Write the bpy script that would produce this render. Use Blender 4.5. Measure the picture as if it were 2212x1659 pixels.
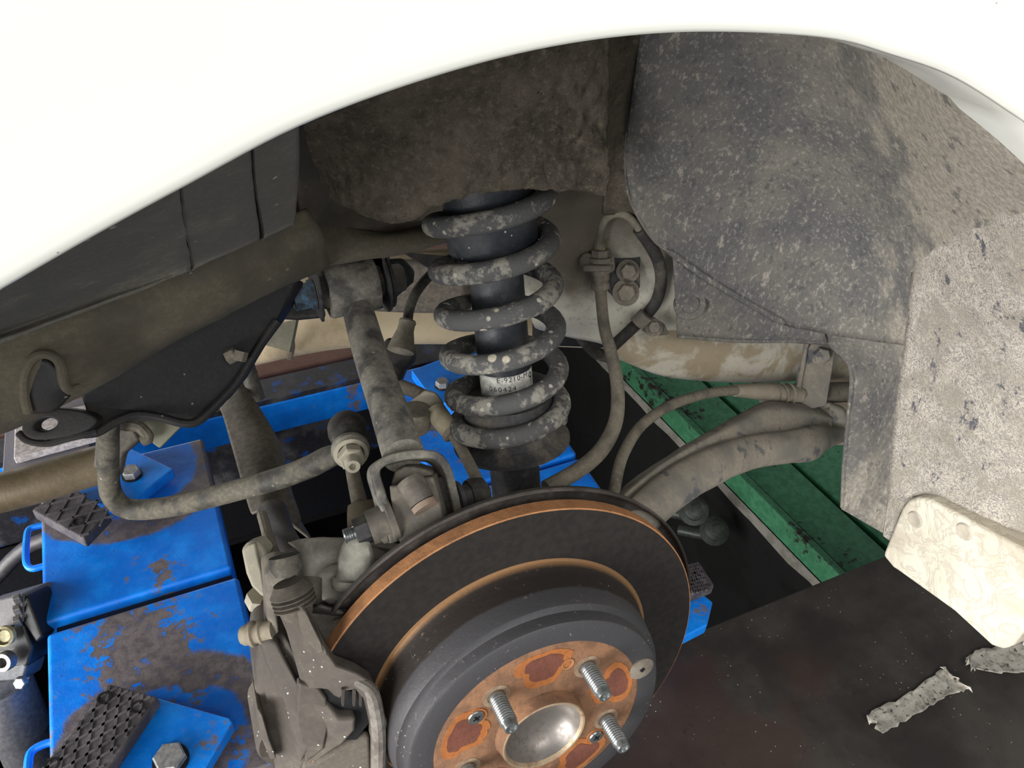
import bpy, bmesh, math, random
from mathutils import Vector, Matrix, noise
random.seed(4)
scene = bpy.context.scene
for o in list(bpy.data.objects): bpy.data.objects.remove(o)
COL = scene.collection

# ------------------------------------------------------------------ camera
IW, IH, F = 2212.0, 1659.0, 1768.5753
RC = Matrix(((0.9112438712691147, -0.4096310320073251, 0.042860526024431266),
             (-0.23183979482855588, -0.5961651430434654, -0.7686595031311441),
             (0.34041873715812165, 0.6904994857612697, -0.6382206072786208)))   # world -> camera (x right, y down, z forward)
CAM = Vector((-0.1580214143480607, -0.24619114928786878, 0.5517376356773782))
cam_data = bpy.data.cameras.new('camera')
cam = bpy.data.objects.new('camera', cam_data); COL.objects.link(cam)
cam_data.sensor_fit = 'HORIZONTAL'; cam_data.sensor_width = 36.0
cam_data.lens = 36.0 * F / IW
cam_data.clip_start = 0.01; cam_data.clip_end = 60
_r = RC.transposed()
cx, cy, cz = _r.col[0], _r.col[1], _r.col[2]
M = Matrix((cx, -cy, -cz)).transposed().to_4x4(); M.translation = CAM
cam.matrix_world = M
scene.camera = cam
FWD = Vector(cz); RIGHT = Vector(cx); UPV = -Vector(cy)

# ------------------------------------------------------------------ light
world = bpy.data.worlds.new('workshop_daylight'); scene.world = world
world.use_nodes = True
bgn = world.node_tree.nodes['Background']
bgn.inputs[0].default_value = (0.94, 0.97, 1.0, 1); bgn.inputs[1].default_value = 0.52

def area(name, loc, target, sx, sy, energy, col):
    l = bpy.data.lights.new(name, 'AREA'); l.shape = 'RECTANGLE'; l.size = sx; l.size_y = sy
    l.energy = energy; l.color = col
    o = bpy.data.objects.new(name, l); COL.objects.link(o); o.location = loc
    o.rotation_euler = (Vector(target) - Vector(loc)).to_track_quat('-Z', 'Y').to_euler()
    return o
area('workshop_door_daylight', (-3.8, -0.7, 0.65), (0, -0.1, -0.1), 4.6, 2.7, 640, (1.0, 0.985, 0.95))
area('ceiling_lamp_daylight', (0.3, -2.6, 2.6), (0.1, 0.0, 0.2), 2.6, 1.6, 60, (1.0, 0.97, 0.90))

area('added_underbody_fill', (-0.6, 4.3, 0.2), (0.0, 0.8, -0.2), 3.5, 1.6, 60, (1.0, 0.97, 0.92))  # added lamp beyond the car, brightens the cream floor pan

scene.view_settings.view_transform = 'Standard'
scene.view_settings.look = 'None'
scene.view_settings.exposure = 0.0
scene.view_settings.gamma = 1.0
scene.view_settings.use_curve_mapping = False

# ------------------------------------------------------------------ pixel -> place
def ray(px, py):
    return _r @ Vector(((px - IW / 2) / F, (py - IH / 2) / F, 1.0))
def p(px, py, d):
    return CAM + ray(px, py) * d
def pp(q): return p(*q)
def pn(px, py, p0, n):
    r = ray(px, py); return CAM + r * ((Vector(p0) - CAM).dot(n) / r.dot(n))
def py_(px, py, y): return pn(px, py, (0, y, 0), Vector((0, 1, 0)))
def pz_(px, py, z): return pn(px, py, (0, 0, z), Vector((0, 0, 1)))
def px_(px, py, x): return pn(px, py, (x, 0, 0), Vector((1, 0, 0)))
WQ = Matrix.Rotation(-0.1671, 3, 'X') @ Matrix.Rotation(-0.0286, 3, 'Z')    # wheel frame, axis = local Y
WN = WQ @ Vector((0, 1, 0))
def pw(px, py, yl): return pn(px, py, WN * yl, WN)

# ------------------------------------------------------------------ materials
def lin(c):
    return tuple(((v / 255.0) / 12.92 if v <= 10 else ((v / 255.0 + 0.055) / 1.055) ** 2.4) for v in c) + (1.0,)
class N:
    def __init__(s, name):
        s.m = bpy.data.materials.new(name); s.m.use_nodes = True
        s.t = s.m.node_tree; s.n = s.t.nodes; s.l = s.t.links
        s.b = s.n['Principled BSDF']
        s.co = s.n.new('ShaderNodeTexCoord').outputs['Object']
    def noise(s, scale, detail=6, rough=.6, stretch=None, dist=0.0, off=None):
        n = s.n.new('ShaderNodeTexNoise'); n.inputs['Scale'].default_value = scale
        n.inputs['Detail'].default_value = detail; n.inputs['Roughness'].default_value = rough
        n.inputs['Distortion'].default_value = dist
        src = s.co
        if stretch or off:
            mp = s.n.new('ShaderNodeMapping'); s.l.new(s.co, mp.inputs['Vector'])
            if stretch: mp.inputs['Scale'].default_value = stretch
            if off: mp.inputs['Location'].default_value = off
            src = mp.outputs[0]
        s.l.new(src, n.inputs['Vector']); return n.outputs['Fac']
    def vor(s, scale, stretch=None, feature='F1', rnd=1.0):
        n = s.n.new('ShaderNodeTexVoronoi'); n.inputs['Scale'].default_value = scale; n.feature = feature
        n.inputs['Randomness'].default_value = rnd
        src = s.co
        if stretch:
            mp = s.n.new('ShaderNodeMapping'); s.l.new(s.co, mp.inputs['Vector']); mp.inputs['Scale'].default_value = stretch; src = mp.outputs[0]
        s.l.new(src, n.inputs['Vector']); return n.outputs['Distance']
    def step(s, v, a, b, lo=0.0, hi=1.0):
        n = s.n.new('ShaderNodeMapRange'); n.interpolation_type = 'SMOOTHSTEP'
        s.l.new(v, n.inputs[0]); n.inputs[1].default_value = a; n.inputs[2].default_value = b
        n.inputs[3].default_value = lo; n.inputs[4].default_value = hi
        return n.outputs[0]
    def math(s, op, a, b=None):
        n = s.n.new('ShaderNodeMath'); n.operation = op
        for i, v in enumerate((a, b)):
            if v is None: continue
            if isinstance(v, (int, float)): n.inputs[i].default_value = v
            else: s.l.new(v, n.inputs[i])
        return n.outputs[0]
    def mix(s, f, a, b):
        n = s.n.new('ShaderNodeMix'); n.data_type = 'RGBA'
        for i, v in ((0, f), (6, a), (7, b)):
            if isinstance(v, (tuple, float, int)): n.inputs[i].default_value = v
            else: s.l.new(v, n.inputs[i])
        return n.outputs[2]
    def xyz(s):
        n = s.n.new('ShaderNodeSeparateXYZ'); s.l.new(s.co, n.inputs[0]); return n.outputs
    def dist(s, c):
        n = s.n.new('ShaderNodeVectorMath'); n.operation = 'DISTANCE'; s.l.new(s.co, n.inputs[0]); n.inputs[1].default_value = c
        return n.outputs['Value']
    def bump(s, h, strength, distance=.002):
        n = s.n.new('ShaderNodeBump'); n.inputs['Strength'].default_value = strength
        n.inputs['Distance'].default_value = distance; s.l.new(h, n.inputs['Height']); s.l.new(n.outputs[0], s.b.inputs['Normal'])
    def done(s, col, rough=.7, metal=0.0, spec=.5, coat=0.0):
        for k, v in (('Base Color', col), ('Roughness', rough), ('Metallic', metal)):
            if isinstance(v, (tuple, float, int)): s.b.inputs[k].default_value = v
            else: s.l.new(v, s.b.inputs[k])
        s.b.inputs['Specular IOR Level'].default_value = spec
        s.b.inputs['Coat Weight'].default_value = coat
        return s.m

MATS = {}
def dirty(name, base, dust, amt=.5, scale=30, soft=.10, fine=260, fine_amt=.35, rough=.75, metal=0.0, bump=.35,
          speck=None, speck_scale=180, speck_size=.18, spec=.4, dark=None):
    """painted / bare part under a film of dust: base colour, dust patches, fine grain and splashed specks"""
    if name in MATS: return MATS[name]
    s = N(name)
    a = s.noise(scale, 8, .62)
    th = .5 + (.5 - amt) * .45
    f1 = s.step(a, th - soft, th + soft)
    b = s.noise(fine, 4, .7)
    f2 = s.step(b, .45, .62)
    f = s.math('MAXIMUM', s.math('MULTIPLY', f1, s.math('ADD', s.math('MULTIPLY', f2, fine_amt), 1 - fine_amt)), s.math('MULTIPLY', f2, fine_amt * .5))
    c = s.mix(f, lin(base), lin(dust))
    if dark:
        d = s.noise(scale * 2.7, 5, .6, off=(3, 1, 2)); c = s.mix(s.step(d, .56, .66), c, lin(dark))
    if speck:
        v = s.vor(speck_scale); g = s.noise(speck_scale * .35, 2, .5, off=(5, 2, 1))
        c = s.mix(s.math('MULTIPLY', s.step(v, speck_size, speck_size * .6), s.step(g, .5, .6)), c, lin(speck))
    s.bump(s.math('ADD', s.math('MULTIPLY', a, .6), s.math('MULTIPLY', b, .5)), bump)
    MATS[name] = s.done(c, s.step(f1, 0, 1, rough - .12, min(1, rough + .12)), metal, spec)
    return MATS[name]

def m_blue():
    if 'b' in MATS: return MATS['b']
    s = N('worn_blue_paint')
    a = s.noise(9, 8, .68, off=(.3, .1, 0)); b = s.noise(90, 5, .7); c0 = s.noise(420, 3, .7)
    w = s.step(s.math('ADD', s.math('MULTIPLY', a, .75), s.math('MULTIPLY', b, .25)), .545, .60)
    blue = s.mix(s.step(s.noise(26, 5, .6), .4, .7), lin((0, 112, 214)), lin((8, 132, 236)))
    c = s.mix(w, blue, s.mix(s.step(b, .35, .65), lin((86, 80, 84)), lin((112, 104, 106))))
    c = s.mix(s.step(s.math('ADD', s.math('MULTIPLY', b, .7), s.math('MULTIPLY', c0, .3)), .60, .66), c, lin((52, 52, 62)))
    s.bump(s.math('ADD', b, c0), .18)
    MATS['b'] = s.done(c, s.step(b, .3, .7, .34, .58), 0, .5); return MATS['b']

def m_blue_box(piv, r1, r2, th=.535):
    """top of a jack box: blue paint rubbed through along the sweep of the swivel plate"""
    s = N('rubbed_blue_paint')
    a = s.noise(7, 8, .66, off=(.5, .2, .4)); b = s.noise(80, 6, .72); c0 = s.noise(420, 3, .7)
    d = s.dist(piv)
    dn = s.math('ADD', d, s.math('MULTIPLY', s.math('SUBTRACT', a, .5), .05))
    ring = s.math('MULTIPLY', s.step(dn, r1 - .004, r1 + .004), s.step(dn, r2 + .004, r2 - .004))
    w = s.step(s.math('ADD', s.math('MULTIPLY', a, .72), s.math('MULTIPLY', b, .28)), th, th + .03)
    w = s.math('MAXIMUM', w, s.math('MULTIPLY', ring, s.step(b, .3, .42)))
    blue = s.mix(s.step(s.noise(26, 5, .6), .4, .7), lin((0, 108, 214)), lin((8, 132, 238)))
    c = s.mix(w, blue, s.mix(s.step(b, .35, .65), lin((82, 76, 80)), lin((108, 100, 102))))
    c = s.mix(s.step(s.math('ADD', s.math('MULTIPLY', b, .7), s.math('MULTIPLY', c0, .3)), .61, .67), c, lin((50, 50, 60)))
    s.bump(s.math('ADD', b, c0), .18)
    return s.done(c, s.step(b, .3, .7, .34, .58), 0, .5)

def m_liner():
    """blue-black plastic under a film of dust; the outboard side, thrown at by the tyre, is caked"""
    s = N('dusty_liner_plastic')
    a = s.noise(12, 7, .62); b = s.noise(330, 5, .72, stretch=(1, 1, .6)); c0 = s.noise(120, 6, .7, stretch=(1, 1, .5), off=(2, 0, 1))
    st = s.noise(34, 6, .62, stretch=(1, 1, .22), off=(0, 3, 0))
    x, y, z = s.xyz()
    c = s.mix(s.step(a, .36, .66, .15, .85), lin((80, 80, 83)), lin((120, 116, 108)))
    c = s.mix(s.math('MULTIPLY', s.step(b, .53, .66), .55), c, lin((158, 153, 144)))
    c = s.mix(s.math('MULTIPLY', s.step(c0, .58, .66), .6), c, lin((162, 156, 146)))
    c = s.mix(s.math('MULTIPLY', s.step(s.math('ADD', s.math('MULTIPLY', c0, .5), s.math('MULTIPLY', b, .5)), .46, .40), .55), c, lin((66, 67, 72)))
    mud = s.step(s.math('ADD', y, s.math('MULTIPLY', s.math('SUBTRACT', st, .5), .20)), -.055, -.105)
    c = s.mix(s.math('MULTIPLY', mud, .85), c, s.mix(s.step(b, .4, .6), lin((134, 128, 117)), lin((162, 155, 143))))
    c = s.mix(s.math('MULTIPLY', s.math('MULTIPLY', mud, s.step(s.noise(70, 6, .7, stretch=(1, 1, .6), off=(4, 1, 0)), .57, .62)), .8), c, lin((88, 86, 86)))
    s.bump(s.math('ADD', b, c0), .4)
    return s.done(c, .82, 0, .3)

def m_mud():
    s = N('caked_dry_mud')
    a = s.noise(22, 7, .65, dist=.6); b = s.noise(150, 6, .7, dist=1.2); st = s.noise(60, 6, .66, stretch=(1, 1, .25))
    c = s.mix(s.step(a, .38, .62), lin((158, 151, 140)), lin((186, 178, 167)))
    cr = s.noise(170, 4, .62, stretch=(1, 1, .8), dist=2.2)
    line = s.math('ABSOLUTE', s.math('SUBTRACT', cr, .5))
    c = s.mix(s.math('MULTIPLY', s.step(line, .026, .008), s.step(a, .38, .52, .15, .9)), c, lin((104, 104, 110)))
    c = s.mix(s.step(s.math('ADD', s.math('MULTIPLY', st, .7), s.math('MULTIPLY', b, .3)), .575, .615), c, lin((96, 95, 101)))
    s.bump(s.math('ADD', s.math('MULTIPLY', a, .7), s.math('ADD', s.math('MULTIPLY', b, .5), s.step(line, 0, .05, -.3, 0))), .55, .004)
    return s.done(c, .9, 0, .2)

def m_cap():
    s = N('cream_paint_with_dried_mud')
    a = s.noise(16, 6, .6, dist=.8); cr = s.noise(34, 5, .55, dist=1.4)
    line = s.math('ABSOLUTE', s.math('SUBTRACT', cr, .5))
    c = s.mix(s.step(a, .42, .6), lin((206, 200, 184)), lin((186, 177, 160)))
    c = s.mix(s.math('MULTIPLY', s.step(line, .03, .008), .55), c, lin((168, 160, 144)))
    s.bump(s.math('ADD', a, s.step(line, 0, .06, -.5, 0)), .28, .002)
    return s.done(c, .6, 0, .4)

def m_paint():
    s = N('cream_white_car_paint')
    a = s.noise(500, 3, .6); v = s.vor(70)
    c = s.mix(s.math('MULTIPLY', s.step(v, .035, .015), s.step(s.noise(12, 2), .52, .6)), lin((234, 235, 228)), lin((150, 142, 124)))
    return s.done(c, .22, 0, .5, .6)

def m_body_inner():
    """body-coloured inner panel, road film thick towards the wheel house, cleaner low down where splashed"""
    s = N('dirt_filmed_body_paint')
    a = s.noise(11, 7, .6); b = s.noise(160, 5, .68)
    x, y, z = s.xyz()
    f = s.math('ADD', z, s.math('MULTIPLY', s.math('SUBTRACT', a, .5), .22))
    film = s.step(f, .115, .205)
    c = s.mix(film, lin((214, 210, 196)), lin((104, 97, 86)))
    c = s.mix(s.math('MULTIPLY', s.step(b, .54, .66), .4), c, lin((120, 112, 98)))
    s.bump(b, .2)
    return s.done(c, .6, 0, .4)

def m_rail():
    s = N('stained_cream_rail')
    a = s.noise(16, 6, .6, dist=.5); b = s.noise(170, 5, .68)
    c = s.mix(s.step(a, .50, .58), lin((202, 196, 182)), lin((168, 154, 130)))
    c = s.mix(s.math('MULTIPLY', s.step(b, .5, .68), .4), c, lin((150, 140, 120)))
    s.bump(b, .2)
    return s.done(c, .65, 0, .4)

def m_underseal():
    s = N('muddy_underseal')
    a = s.noise(20, 8, .68); b = s.noise(190, 8, .78); st = s.noise(120, 7, .72, stretch=(.25, 1, 2.4)); g = s.noise(520, 4, .7)
    c = s.mix(s.step(a, .34, .66), lin((88, 81, 72)), lin((122, 113, 100)))
    c = s.mix(s.math('MULTIPLY', s.step(b, .50, .66), .75), c, lin((144, 134, 119)))
    c = s.mix(s.math('MULTIPLY', s.step(b, .44, .34), .8), c, lin((62, 55, 50)))
    c = s.mix(s.math('MULTIPLY', s.step(g, .58, .68), .5), c, lin((158, 150, 136)))
    s.bump(s.math('ADD', b, s.math('ADD', s.math('MULTIPLY', st, .8), s.math('MULTIPLY', g, .3))), .8, .005)
    return s.done(c, .9, 0, .2)

def m_disc_hat():
    s = N('dull_iron_disc_hat')
    a = s.noise(18, 6, .6); b = s.noise(200, 5, .7)
    x, y, z = s.xyz()
    band = s.math('MULTIPLY', s.step(y, .046, .034), s.step(y, .012, .024))
    f = s.math('ADD', s.step(y, .030, .020), s.math('MULTIPLY', s.math('SUBTRACT', a, .5), .8))
    c = s.mix(s.step(f, .3, .7), lin((46, 40, 37)), lin((70, 69, 72)))
    c = s.mix(s.math('MULTIPLY', s.step(y, .041, .0455), .8), c, lin((150, 112, 74)))
    c = s.mix(s.math('MULTIPLY', s.step(b, .62, .70), .5), c, lin((150, 140, 130)))
    v = s.math('ADD', s.vor(230), s.math('MULTIPLY', s.math('SUBTRACT', s.noise(500, 2), .5), .5)); g = s.noise(26, 4, .6)
    c = s.mix(s.math('MULTIPLY', s.step(v, .16, .08), s.step(g, .56, .66)), c, lin((205, 202, 194)))
    s.bump(b, .2)
    return s.done(c, .5, .25, .5)

def m_rust(name, c1, c2, c3):
    s = N(name)
    a = s.noise(45, 7, .65); b = s.noise(260, 5, .72)
    c = s.mix(s.step(a, .4, .6), lin(c1), lin(c2))
    c = s.mix(s.math('MULTIPLY', s.step(b, .56, .66), .7), c, lin(c3))
    s.bump(b, .35)
    return s.done(c, .85, 0, .3)

def m_spring():
    s = N('black_spring_with_splashed_mud')
    a = s.noise(38, 5, .6); b = s.noise(210, 5, .72); v = s.vor(120); v2 = s.vor(52)
    x, y, z = s.xyz()
    mud = s.step(s.math('ADD', s.math('MULTIPLY', s.math('SUBTRACT', a, .5), 1.2), s.math('MULTIPLY', b, .8)), .40, .56)
    c = s.mix(s.math('MULTIPLY', mud, .85), lin((82, 82, 83)), lin((150, 147, 138)))
    c = s.mix(s.math('MULTIPLY', s.step(v, .26, .16), s.step(s.noise(60, 2, .5, off=(3, 3, 1)), .50, .56)), c, lin((182, 178, 166)))
    c = s.mix(s.math('MULTIPLY', s.step(v2, .20, .15), s.step(s.noise(25, 2, .5, off=(1, 5, 1)), .55, .6)), c, lin((186, 179, 160)))
    s.bump(s.math('ADD', mud, b), .45, .002)
    return s.done(c, .8, 0, .3)

def m_runway():
    s = N('oily_dark_steel_plate')
    a = s.noise(4.5, 7, .62); b = s.noise(60, 6, .7); v = s.vor(120); r = s.noise(3.2, 5, .55, off=(2, 2, 0))
    c = s.mix(s.step(a, .38, .64), lin((34, 30, 28)), lin((60, 56, 52)))
    c = s.mix(s.math('MULTIPLY', s.step(r, .52, .62), .6), c, lin((54, 36, 31)))
    c = s.mix(s.step(b, .60, .68, 0, .5), c, lin((26, 24, 23)))
    c = s.mix(s.math('MULTIPLY', s.step(v, .10, .05), s.step(s.noise(9, 3), .48, .6)), c, lin((200, 180, 165)))
    s.bump(b, .15)
    return s.done(c, .62, 0, .35)

def m_green(name='chipped_green_paint'):
    s = N(name)
    a = s.noise(5, 7, .68, stretch=(1, .7, 1)); b = s.noise(60, 6, .72)
    c = s.mix(s.step(b, .4, .6), lin((66, 130, 94)), lin((84, 152, 112)))
    c = s.mix(s.step(s.math('ADD', s.math('MULTIPLY', a, .66), s.math('MULTIPLY', b, .34)), .55, .585), c, lin((46, 38, 36)))
    s.bump(b, .2)
    return s.done(c, .5, 0, .4)

def plain(name, col, rough=.6, metal=0.0, spec=.5):
    if name in MATS: return MATS[name]
    s = N(name); b = s.noise(180, 4, .6)
    k = tuple(max(0, v * .8) for v in col)
    c = s.mix(s.step(b, .35, .65), lin(k), lin(col)); s.bump(b, .12)
    MATS[name] = s.done(c, rough, metal, spec); return MATS[name]

PAINT = m_paint(); LINER = m_liner(); MUD = m_mud(); CAP = m_cap(); INNER = m_body_inner(); RAIL = m_rail(); SEAL = m_underseal()
HAT = m_disc_hat(); SPRING = m_spring(); RUNWAY = m_runway(); GREEN = m_green(); BLUE = m_blue()
RUST = m_rust('orange_brown_rust', (150, 106, 72), (172, 122, 82), (122, 88, 64))
RUSTHUB = m_rust('brown_hub_rust', (112, 83, 64), (138, 101, 75), (92, 68, 54))
RUSTRED = m_rust('red_oxide_patch', (98, 60, 49), (112, 68, 55), (86, 56, 47))
RUSTOR = m_rust('orange_rust_patch', (150, 92, 50), (166, 102, 55), (126, 82, 52))
FACE = plain('dark_brake_face', (42, 38, 36), .55, .1)
DARKM = dirty('dark_dusty_steel', (46, 46, 50), (98, 94, 86), .42, 35, rough=.7)
ARM = dirty('dusty_control_arm_steel', (74, 73, 72), (142, 138, 128), .60, 40, rough=.75, speck=(190, 184, 170), speck_scale=110)
CAST = dirty('dusty_cast_iron', (84, 79, 73), (128, 121, 110), .55, 25, rough=.8, bump=.25)
CALM = dirty('brown_dusty_caliper', (68, 62, 57), (98, 91, 83), .5, 16, fine=320, rough=.8, bump=.2, speck=(215, 208, 196), speck_scale=160, speck_size=.13)
ALU = dirty('chalky_aluminium_casting', (140, 138, 128), (186, 184, 174), .55, 28, rough=.85, bump=.3)
PALE = dirty('pale_dusty_metal', (150, 145, 130), (176, 170, 154), .5, 20, rough=.85)
RUBBER = dirty('dusty_black_rubber', (40, 39, 38), (96, 92, 84), .42, 30, rough=.85)
HOSE = dirty('dust_coated_hose', (84, 80, 72), (128, 121, 108), .62, 30, rough=.88)
TRAIL = dirty('road_dust_trailing_arm', (112, 110, 104), (146, 138, 126), .6, 18, rough=.85, dark=(92, 92, 96))
BROWN = dirty('brown_filmed_panel', (88, 83, 75), (118, 110, 98), .5, 16, rough=.85, bump=.3, speck=(150, 143, 130), speck_scale=70, speck_size=.10)
BROWN2 = dirty('olive_filmed_frame', (82, 77, 67), (112, 105, 90), .55, 14, rough=.85, bump=.3, speck=(136, 128, 98), speck_scale=60, speck_size=.11)
REARL = dirty('grey_filmed_liner', (104, 103, 98), (132, 128, 118), .45, 18, rough=.85, bump=.4, fine_amt=.6, speck=(176, 170, 158), speck_scale=75, speck_size=.14)
BLACKF = dirty('black_subframe_paint', (30, 30, 33), (62, 59, 54), .38, 12, rough=.75, speck=(120, 116, 106), speck_scale=90, speck_size=.10)
LINK = plain('dull_brown_grey_link', (104, 98, 89), .7)
SHOCK = dirty('blue_black_shock_paint', (38, 41, 48), (70, 71, 74), .4, 24, rough=.55, spec=.5, speck=(190, 190, 188), speck_scale=120, speck_size=.12)
ZINC = dirty('zinc_plated_thread', (150, 155, 156), (110, 112, 112), .4, 60, rough=.38, metal=.8, bump=.1)
STEEL = plain('bright_worn_steel', (132, 130, 128), .5, .6)
CUP = dirty('brushed_hub_cup', (150, 144, 140), (112, 106, 100), .45, 26, rough=.42, metal=.7, bump=.06)
WHITEL = plain('white_sticker', (214, 214, 208), .6)
INK = plain('black_print_ink', (24, 24, 26), .7)
PADR = dirty('black_rubber_pad', (62, 59, 63), (96, 91, 95), .45, 30, rough=.8, bump=.4)
CREAMF = dirty('dusty_cream_underbody', (196, 180, 152), (170, 152, 124), .5, 7, fine=120, rough=.7, bump=.1)
GREYU = plain('grey_underbody', (116, 108, 98), .8)
REDB = dirty('red_brown_primer_beam', (96, 62, 54), (120, 92, 82), .55, 9, rough=.7, speck=(215, 195, 185), speck_scale=40, speck_size=.1)
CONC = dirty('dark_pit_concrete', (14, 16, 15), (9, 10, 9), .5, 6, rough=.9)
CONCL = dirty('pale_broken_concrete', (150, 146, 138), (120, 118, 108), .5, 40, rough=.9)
BLACKV = plain('black_oily_iron', (34, 34, 37), .45, .3)
TAPE = dirty('scuffed_foil_tape', (176, 171, 161), (120, 115, 106), .4, 60, rough=.5, metal=.25, bump=.5, dark=(60, 56, 52))
EXH = dirty('brown_exhaust_steel', (92, 80, 60), (116, 104, 84), .5, 12, rough=.6, metal=.2)
CHROME = plain('bright_bolt_steel', (160, 160, 160), .45, .45)
YELL = plain('dusty_yellow_plastic', (176, 168, 132), .7)
FLOORM = dirty('dark_workshop_floor', (70, 70, 66), (48, 48, 46), .5, 3, rough=.8)

# ------------------------------------------------------------------ mesh kit
def cat(pts, n=6, closed=False):
    pts = [Vector(q) for q in pts]; out = []; m = len(pts)
    rng = range(m) if closed else range(m - 1)
    for i in rng:
        if closed: a, b, c, d = pts[i - 1], pts[i], pts[(i + 1) % m], pts[(i + 2) % m]
        else:
            b, c = pts[i], pts[i + 1]
            a = pts[i - 1] if i > 0 else b * 2 - c
            d = pts[i + 2] if i + 2 < m else c * 2 - b
        for k in range(n):
            t = k / n
            out.append(.5 * ((2 * b) + (c - a) * t + (2 * a - 5 * b + 4 * c - d) * t * t + (3 * b - a - 3 * c + d) * t ** 3))
    if not closed: out.append(pts[-1])
    return out

class MB:
    def __init__(s): s.v = []; s.f = []; s.mi = []
    def add(s, vs, fs, mi=0):
        o = len(s.v); s.v += [Vector(q) for q in vs]
        for f in fs: s.f.append(tuple(o + i for i in f)); s.mi.append(mi)
        return s
    def tube(s, path, r, seg=12, caps=True, mi=0, flat=None):
        path = [Vector(q) for q in path]; m = len(path)
        if isinstance(r, (int, float)): rs = [r] * m
        else:
            rs = [r[min(int(i / (m - 1) * (len(r) - 1)), len(r) - 2)] * (1 - ((i / (m - 1) * (len(r) - 1)) - min(int(i / (m - 1) * (len(r) - 1)), len(r) - 2)))
                  + r[min(int(i / (m - 1) * (len(r) - 1)), len(r) - 2) + 1] * ((i / (m - 1) * (len(r) - 1)) - min(int(i / (m - 1) * (len(r) - 1)), len(r) - 2)) for i in range(m)]
        t = (path[1] - path[0]).normalized()
        up = t.orthogonal().normalized(); vs = []
        for i, c in enumerate(path):
            a = path[max(0, i - 1)]; b = path[min(m - 1, i + 1)]; t2 = (b - a).normalized()
            up = (up - t2 * up.dot(t2)).normalized(); side = t2.cross(up)
            for k in range(seg):
                an = 2 * math.pi * k / seg
                vs.append(c + (up * math.cos(an) + side * math.sin(an)) * rs[i])
        fs = [(i * seg + k, i * seg + (k + 1) % seg, (i + 1) * seg + (k + 1) % seg, (i + 1) * seg + k) for i in range(m - 1) for k in range(seg)]
        if caps: fs += [tuple(range(seg))[::-1], tuple(range((m - 1) * seg, m * seg))]
        return s.add(vs, fs, mi)
    def lathe(s, prof, o, ax, seg=32, a0=0, a1=2 * math.pi, mi=0, ref=None):
        o = Vector(o); ax = Vector(ax).normalized(); full = abs(a1 - a0 - 2 * math.pi) < 1e-6
        u = (Vector(ref) - ax * ax.dot(Vector(ref))).normalized() if ref else ax.orthogonal().normalized()
        w = ax.cross(u); n = seg if full else seg + 1; m = len(prof); vs = []
        for k in range(n):
            an = a0 + (a1 - a0) * k / seg; d = u * math.cos(an) + w * math.sin(an)
            for r, h in prof: vs.append(o + d * r + ax * h)
        fs = []
        for k in range(seg):
            k2 = (k + 1) % n
            for j in range(m - 1):
                fs.append((k * m + j, k2 * m + j, k2 * m + j + 1, k * m + j + 1))
        return s.add(vs, fs, mi)
    def prism(s, pts, vec, mi=0):
        pts = [Vector(q) for q in pts]; n = len(pts); vec = Vector(vec)
        return s.add(pts + [q + vec for q in pts], [tuple(range(n)), tuple(range(2 * n - 1, n - 1, -1))] +
                     [(i, n + i, n + (i + 1) % n, (i + 1) % n) for i in range(n)], mi)
    def loft(s, a, b, mi=0):
        n = len(a)
        return s.add(list(a) + list(b), [tuple(range(n)), tuple(range(2 * n - 1, n - 1, -1))] + [(i, n + i, n + (i + 1) % n, (i + 1) % n) for i in range(n)], mi)
    def grid(s, rows, mi=0):
        m = len(rows[0]); vs = [q for r in rows for q in r]
        return s.add(vs, [(i * m + j, i * m + j + 1, (i + 1) * m + j + 1, (i + 1) * m + j) for i in range(len(rows) - 1) for j in range(m - 1)], mi)
    def box(s, c, hx, hy, hz, X=(1, 0, 0), Y=(0, 1, 0), Z=(0, 0, 1), mi=0):
        c = Vector(c); X, Y, Z = Vector(X) * hx, Vector(Y) * hy, Vector(Z) * hz
        vs = [c + X * i + Y * j + Z * k for i in (-1, 1) for j in (-1, 1) for k in (-1, 1)]
        return s.add(vs, [(0, 1, 3, 2), (4, 6, 7, 5), (0, 4, 5, 1), (2, 3, 7, 6), (0, 2, 6, 4), (1, 5, 7, 3)], mi)
    def hexa(s, c, ax, r, h, mi=0):
        ax = Vector(ax).normalized()
        s.lathe([(0, 0), (r, 0), (r, h * .88), (r * .86, h), (0, h)], c, ax, 6, mi=mi); return s

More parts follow.
